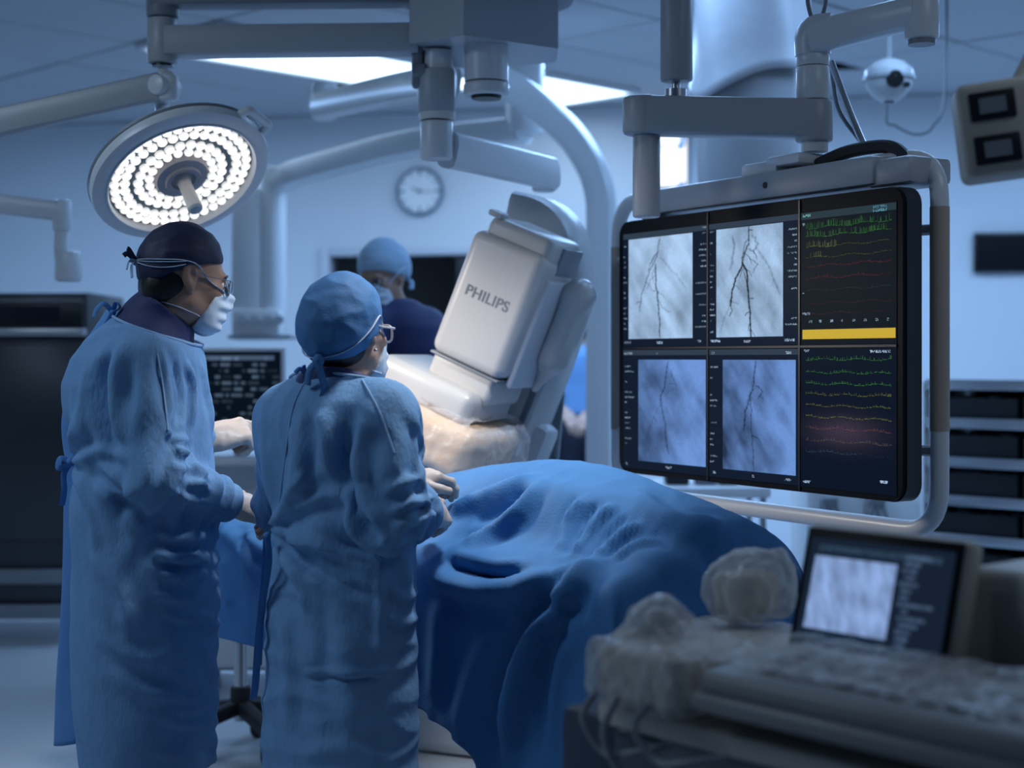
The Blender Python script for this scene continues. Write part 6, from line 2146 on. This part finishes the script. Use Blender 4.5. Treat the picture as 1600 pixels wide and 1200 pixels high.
CR2 = [([(552, 660), (534, 715), (542, 775), (570, 828), (604, 852)], .022, -.028), ([(575, 650), (560, 700), (565, 760)], .024, .014), ([(500, 640), (512, 690), (528, 745)], .022, .011), ([(455, 660), (462, 720), (455, 780)], .022, .010), ([(480, 640), (488, 700), (484, 760)], .016, -.009),
       ([(430, 838), (490, 848), (560, 880), (604, 908)], .016, .014), ([(430, 845), (480, 880), (540, 915), (590, 935)], .014, -.012), ([(430, 828), (470, 790), (525, 772), (570, 782)], .018, .012), ([(428, 820), (455, 770), (490, 735)], .016, .010), ([(430, 852), (460, 900), (478, 965)], .018, .010), ([(520, 858), (560, 868), (606, 890)], .010, .010),
       ([(640, 650), (656, 700), (662, 750)], .014, .012), ([(612, 800), (645, 785), (678, 778)], .011, .013), ([(620, 826), (655, 812), (686, 800)], .010, .012), ([(616, 812), (650, 798), (684, 788)], .008, -.011), ([(640, 752), (660, 748), (676, 756)], .009, .011), ([(600, 770), (630, 756), (655, 742)], .012, .009), ([(590, 842), (630, 846), (668, 836)], .011, .010),
       ([(472, 1052), (530, 1050), (602, 1054)], .008, .007), ([(472, 1060), (540, 1059), (602, 1062)], .006, -.006), ([(592, 890), (594, 960), (590, 1040)], .010, .007), ([(610, 920), (630, 935), (648, 925)], .012, .009), ([(604, 960), (628, 975), (650, 965)], .012, .009), ([(440, 960), (452, 1050), (448, 1150)], .026, .010), ([(540, 970), (548, 1080), (545, 1180)], .03, .010), ([(500, 900), (505, 1000), (498, 1100)], .026, -.008), ([(470, 1180), (540, 1170), (610, 1185)], .02, .007)]
NK2 = (W(527, 596, Y2), F2 * .30 + Vector((0, 0, 1)))
gown2, bv2 = finish_gown(s2, 'surgical_gown', G2 + [plane(NK2[0], NK2[1], 'i', .004)], hem2, .0075, M_gown, disp2, .06, .04, .016, 45, creases=CR2)
body2 = H2.skin() + [cone(H2.p(-.022, 0, -.07), nb2 + Vector((-.02, -.01, -.03)), .052, .058, .03), loft(zs[3:-1], cx[3:-1], cy[3:-1], [a * .68 for a in aa[3:-1]], [x * .66 for x in bb[3:-1]], math.radians(th2), .05),
                     cone(shR, elR, .053, .043, .04), cone(elR, wrR, .042, .026, .02), cone(shL, elL, .053, .043, .04), cone(elL, wrL, .042, .026, .02)]
dR2 = (W(718, 800, 3.90) - wrR).normalized(); nR2 = Vector((.30, -.85, .42))
dL2 = (W(670, 744, 4.0) - wrL).normalized(); nL2 = Vector((-.1, -.2, .95))
hR = dict(side=-1, curls=((10, 26, 20), (22, 34, 24), (32, 38, 26), (40, 40, 28)), s=.94, thumb=(.70, .62, -.35))
hL = dict(side=1, curls=((26, 40, 30), (34, 44, 30), (38, 46, 30), (42, 46, 30)), s=.94)
wR2 = wrR + dR2 * .055; wL2 = wrL + dL2 * .06
body2 += hand(wR2, dR2, nR2, **{**hR, 's': .85}) + hand(wL2, dL2, nL2, **{**hL, 's': .85}) + [cone(wrR, wR2, .026, .025, .02), cone(wrL, wL2, .026, .025, .02)]
body2 += legs(s2, Vector((W(528, 0, Y2).x, Y2, 0)), th2, .80, .085)
V, Q = sdf_mesh(body2, .004, 1); arrays('body', V, Q, M_skin2, s2)
glove_pair(s2, hand(wR2, dR2, nR2, gr=.0018, **hR) + [cone(wrR, wR2, .033, .030, .02)], wR2 - dR2 * .035, wrR - arm2 * .02)
glove_pair(s2, hand(wL2, dL2, nL2, gr=.0018, **hL) + [cone(wrL, wL2, .032, .029, .02)], wL2 - dL2 * .035, wrL - (wrL - elL) * .1)
for wr, el in ((wrR, elR), (wrL, elL)):
    a = (wr - el).normalized(); b = MB(); b.lathe([(.046, -.02), (.048, 0), (.045, .012), (.038, .018), (.034, .014)], wr, a, 28, False); b.build('cuff', M_gown2, s2)
cap2 = [H2.e((-.020, 0, .050), (.110, .091, .104), .0), H2.e((-.054, 0, .006), (.084, .082, .082), .05)]
cap2s = cap_mesh(H2, s2, M_capb, cap2, (.085, 0, .050), (.62, 0, -.78), .0042, 7)
mk2 = mask_parts(H2, s2, None)
V, Q = sdf_mesh([H2.e((-.035, 0, -.02), (.080, .074, .078), 0), plane(H2.p(-.012, 0, 0), H2.R @ Vector((1, 0, .1)), 'i', .01), plane(H2.p(-.06, 0, -.095), H2.R @ Vector((.2, 0, -1)), 'i', .012)], .004)
arrays('hair', V, Q, M_hair, s2)
srf2 = [q for q in H2.skin()[:10] + [H2.c((-.022, 0, -.07), (-.05, 0, -.2), .052, .058, .03)] + cap2s[:2] + mk2[:3] if q.op == 'u']
straps(H2, s2, srf2, [(.066, -.060, -.010), (.045, -.075, .020), (.018, -.095, .046), (-.03, -.098, .010), (-.085, -.075, -.036), (-.125, -.01, -.060)],
       [(.052, -.060, -.098), (.01, -.072, -.098), (-.04, -.068, -.096), (-.09, -.04, -.092), (-.11, 0, -.09)], .0028)
kn_ = H2.p(-.128, -.012, -.062)
b = MB(); b.ball(kn_, .014, (1, 1, 1.2)); b.build('cap_knot', M_capb, s2)
ribbon([kn_, kn_ + H2.R @ Vector((-.012, -.016, -.025)), kn_ + H2.R @ Vector((-.004, -.02, -.06)), kn_ + H2.R @ Vector((.0, -.008, -.085))], .013, .004, 'cap_tie', M_capb, s2)
ribbon([kn_, kn_ + H2.R @ Vector((-.016, .012, -.02)), kn_ + H2.R @ Vector((-.016, .02, -.055))], .010, .004, 'cap_tie', M_capb, s2)
b = MB(); b.ball(H2.p(.0, -.086, -.040), .0042); b.build('earring', M_steel, s2)
glasses(H2, s2, M_clearf, .021, .0030); eyes(H2, s2)
US2 = [cone(H2.p(-.034, 0, -.070), nb2 + Vector((-.01, -.01, -.05)), .068, .090, .03), cone(nb2 + Vector((-.01, -.01, -.03)), nb2 + F2 * .06 + Vector((.0, 0, -.05)), .075, .060, .03), loft(zs[5:], cx[5:], cy[5:], [x - .026 for x in aa[5:]], [x - .026 for x in bb[5:]], math.radians(th2), .03),
       cone(W(526, 622, Y2), shR, .052, .05, .06), cone(W(526, 622, Y2), shL, .052, .05, .06), plane(H2.p(-.02, 0, -.110), H2.R @ Vector((.42, .15, 1)), 'i', .006), plane((0, 0, zc(650, S2)), (0, 0, -1), 'i', 0)]
V, Q = sdf_mesh(US2, .006)
V = V + normals(V, Q) * (.003 * noise3(V * np.array((16, 16, 26))))[:, None]
arrays('undershirt_collar', V, Q, M_navy, s2)
P = on_surface(bv2, [(566, 594), (578, 614), (592, 642), (605, 676), (616, 708)])
if len(P) > 2:
    ribbon(P, .0026, .002, 'seam', M_piping, s2, 4)
P = on_surface(bv2, [(482, 590), (470, 610), (458, 640), (450, 690), (441, 760), (432, 820)])
if len(P) > 2:
    ribbon(P, .0022, .0018, 'back_seam', M_piping, s2, 4)
neck_ring(s2, G2, NK2[0], NK2[1], M_piping, .0040)
tk = W(478, 588, 3.62)
for pts in ([tk, tk + Vector((-.012, -.006, .018)), tk + Vector((-.024, -.01, .008))], [tk, tk + Vector((.010, -.006, .022)), tk + Vector((.018, -.01, .010))], [tk, tk + Vector((-.004, -.008, .026))]):
    ribbon(pts, .0055, .002, 'neck_tie', M_gown2, s2)
tk = W(417, 838, 3.66)
b = MB(); b.ball(tk, .010); b.build('waist_knot', M_gown2, s2)
ribbon([tk, W(414, 900, 3.66), W(404, 1000, 3.68), W(399, 1070, 3.69), W(395, 1092, 3.70)], .011, .002, 'waist_tie', M_gown2, s2)
ribbon([tk, W(420, 880, 3.64), W(408, 960, 3.66), W(404, 1040, 3.67)], .010, .002, 'waist_tie', M_gown2, s2)

# ================================================================== person in navy scrubs behind (masked, facing the viewer)
Y3 = 6.0; S3 = 400.0
s3 = thing('person', 'blurred person in navy scrubs, pale cap and white mask before the dark window', 'person', (W(630, 0, Y3).x, Y3, 0))
H3 = Head((W(598, 434, Y3).x, Y3, zc(434, S3)), 243, -14, 0, 1.0)
th3 = 240
g_y = [760, 700, 640, 580, 540, 510, 492, 478]
g_c = [636, 636, 636, 634, 632, 628, 622, 616]
g_w = [62, 58, 56, 58, 60, 56, 44, 28]
zs = [zc(y, S3) for y in g_y]; cx = [W(c, 0, Y3).x for c in g_c]
aa = [w_ / S3 * 1.12 for w_ in g_w]; bb = [a * .68 for a in aa]; cy = [Y3] * len(zs)
shR, elR, wrR = W(580, 506, 5.92), W(566, 600, 5.82), W(590, 640, 5.6)
shL, elL, wrL = W(668, 510, 6.02), W(684, 600, 5.95), W(660, 640, 5.66)
G3 = [loft(zs, cx, cy, aa, bb, math.radians(th3), .03), cone(W(622, 496, Y3), shR, .06, .07, .06), cone(W(622, 496, Y3), shL, .06, .07, .06), cone(shR, shR + (elR - shR) * .75, .074, .070, .02), cone(shL, shL + (elL - shL) * .75, .074, .070, .02)]
V, Q = sdf_mesh(G3, .011, 2); V = V + normals(V, Q) * (.006 * noise3(V * np.array((11, 11, 4))))[:, None]
arrays('scrub_shirt', V, Q, M_navy, s3)
body3 = H3.skin() + [cone(H3.p(-.022, 0, -.07), W(620, 490, Y3), .054, .06, .03), loft(zs[:-1], cx[:-1], cy[:-1], [a * .8 for a in aa[:-1]], [x * .8 for x in bb[:-1]], math.radians(th3), .05)]
for sh_, el_, wr_, sd in ((shR, elR, wrR, 1), (shL, elL, wrL, -1)):
    d_ = (wr_ - el_).normalized()
    body3 += [cone(sh_, el_, .052, .042, .04), cone(el_, wr_, .041, .026, .02)] + hand(wr_ + d_ * .02, d_, Vector((0, -.3, 1)), sd, (25, 28, 30, 32))
body3 += legs(s3, Vector((W(634, 0, Y3).x, Y3, 0)), th3, .90)
V, Q = sdf_mesh(body3, .006, 1); arrays('body', V, Q, M_skin, s3)
cap_mesh(H3, s3, M_capl, [H3.e((-.014, 0, .050), (.116, .094, .106), .0), H3.e((-.05, 0, .02), (.085, .082, .08), .04)], (.085, 0, .044), (.42, 0, -1), .003, 12)
mk3 = mask_parts(H3, s3, None)
srf3 = [q for q in H3.skin()[:10] if q.op == 'u'] + [H3.e((-.014, 0, .050), (.116, .094, .106), .0)] + mk3[:3]
straps(H3, s3, srf3, [(.064, -.062, -.014), (.03, -.08, .014), (.004, -.092, .034), (-.06, -.09, .03), (-.12, -.02, .03)], [(.052, -.060, -.098), (.01, -.074, -.09), (-.05, -.07, -.07), (-.1, -.01, -.06)], .005)
glasses(H3, s3, M_wire, .019, .0014); eyes(H3, s3)
for sd in (-1, 1):
    b = MB(); b.tube([H3.p(-.10, sd * .03, -.02), H3.p(-.085, sd * .075, -.035), H3.p(-.06, sd * .085, -.06)], .010, 8, sub=4, flat=.4); b.build('cap_tie', M_capl, s3)

# ================================================================== dark-haired person by the doorway, seen from behind
Y4 = 8.9; S4 = F_PX / Y4
s4 = thing('person', 'distant dark-haired person in pale blue top and dark trousers in the doorway, back turned', 'person', (W(905, 0, Y4).x, Y4, 0))
H4 = Head((W(901, 506, Y4).x, Y4, zc(506, S4)), 112, -6, 0, 1.0)
th4 = 100
g_y = [648, 625, 600, 575, 556, 543, 535]
g_c = [903, 904, 905, 905, 905, 904, 903]
g_w = [40, 39, 38, 41, 41, 30, 17]
zs = [zc(y, S4) for y in g_y]; cx = [W(c, 0, Y4).x for c in g_c]
aa = [w_ / S4 * 1.05 for w_ in g_w]; bb = [a * .62 for a in aa]; cy = [Y4] * len(zs)
shR, elR, wrR = W(940, 560, Y4), W(948, 625, Y4 - .08), W(925, 645, Y4 - .2)
shL, elL, wrL = W(869, 560, Y4), W(860, 625, Y4 - .08), W(878, 642, Y4 - .2)
G4 = [loft(zs, cx, cy, aa, bb, math.radians(th4), .03), cone(W(904, 550, Y4), shR, .06, .07, .06), cone(W(904, 550, Y4), shL, .06, .07, .06), cone(shR, shR + (elR - shR) * .75, .072, .07, .02), cone(shL, shL + (elL - shL) * .75, .072, .07, .02)]
V, Q = sdf_mesh(G4, .012, 2); V = V + normals(V, Q) * (.006 * noise3(V * np.array((11, 11, 4))))[:, None]
arrays('scrub_shirt', V, Q, M_scrubl, s4)
body4 = H4.skin() + [cone(H4.p(-.022, 0, -.07), W(904, 545, Y4), .054, .06, .03), loft(zs[:-1], cx[:-1], cy[:-1], [a * .8 for a in aa[:-1]], [x * .8 for x in bb[:-1]], math.radians(th4), .05)]
for sh_, el_, wr_, sd in ((shR, elR, wrR, -1), (shL, elL, wrL, 1)):
    d_ = (wr_ - el_).normalized()
    body4 += [cone(sh_, el_, .052, .042, .04), cone(el_, wr_, .041, .027, .02)] + hand(wr_ + d_ * .02, d_, Vector((0, -.6, .6)), sd, (25, 28, 30, 32))
body4 += legs(s4, Vector((W(904, 0, Y4).x, Y4, 0)), th4, .92)
V, Q = sdf_mesh(body4, .007, 1); arrays('body', V, Q, M_skin2, s4)
V, Q = sdf_mesh([H4.e((-.022, 0, .050), (.106, .086, .094), 0), H4.e((-.045, 0, -.01), (.082, .078, .085), .04), plane(H4.p(.03, 0, .02), H4.R @ Vector((1, 0, -.75)), 'i', .02)], .006)
V = V + normals(V, Q) * (.004 * noise3(V * 30))[:, None]
arrays('hair', V, Q, M_hair, s4)
eyes(H4, s4)
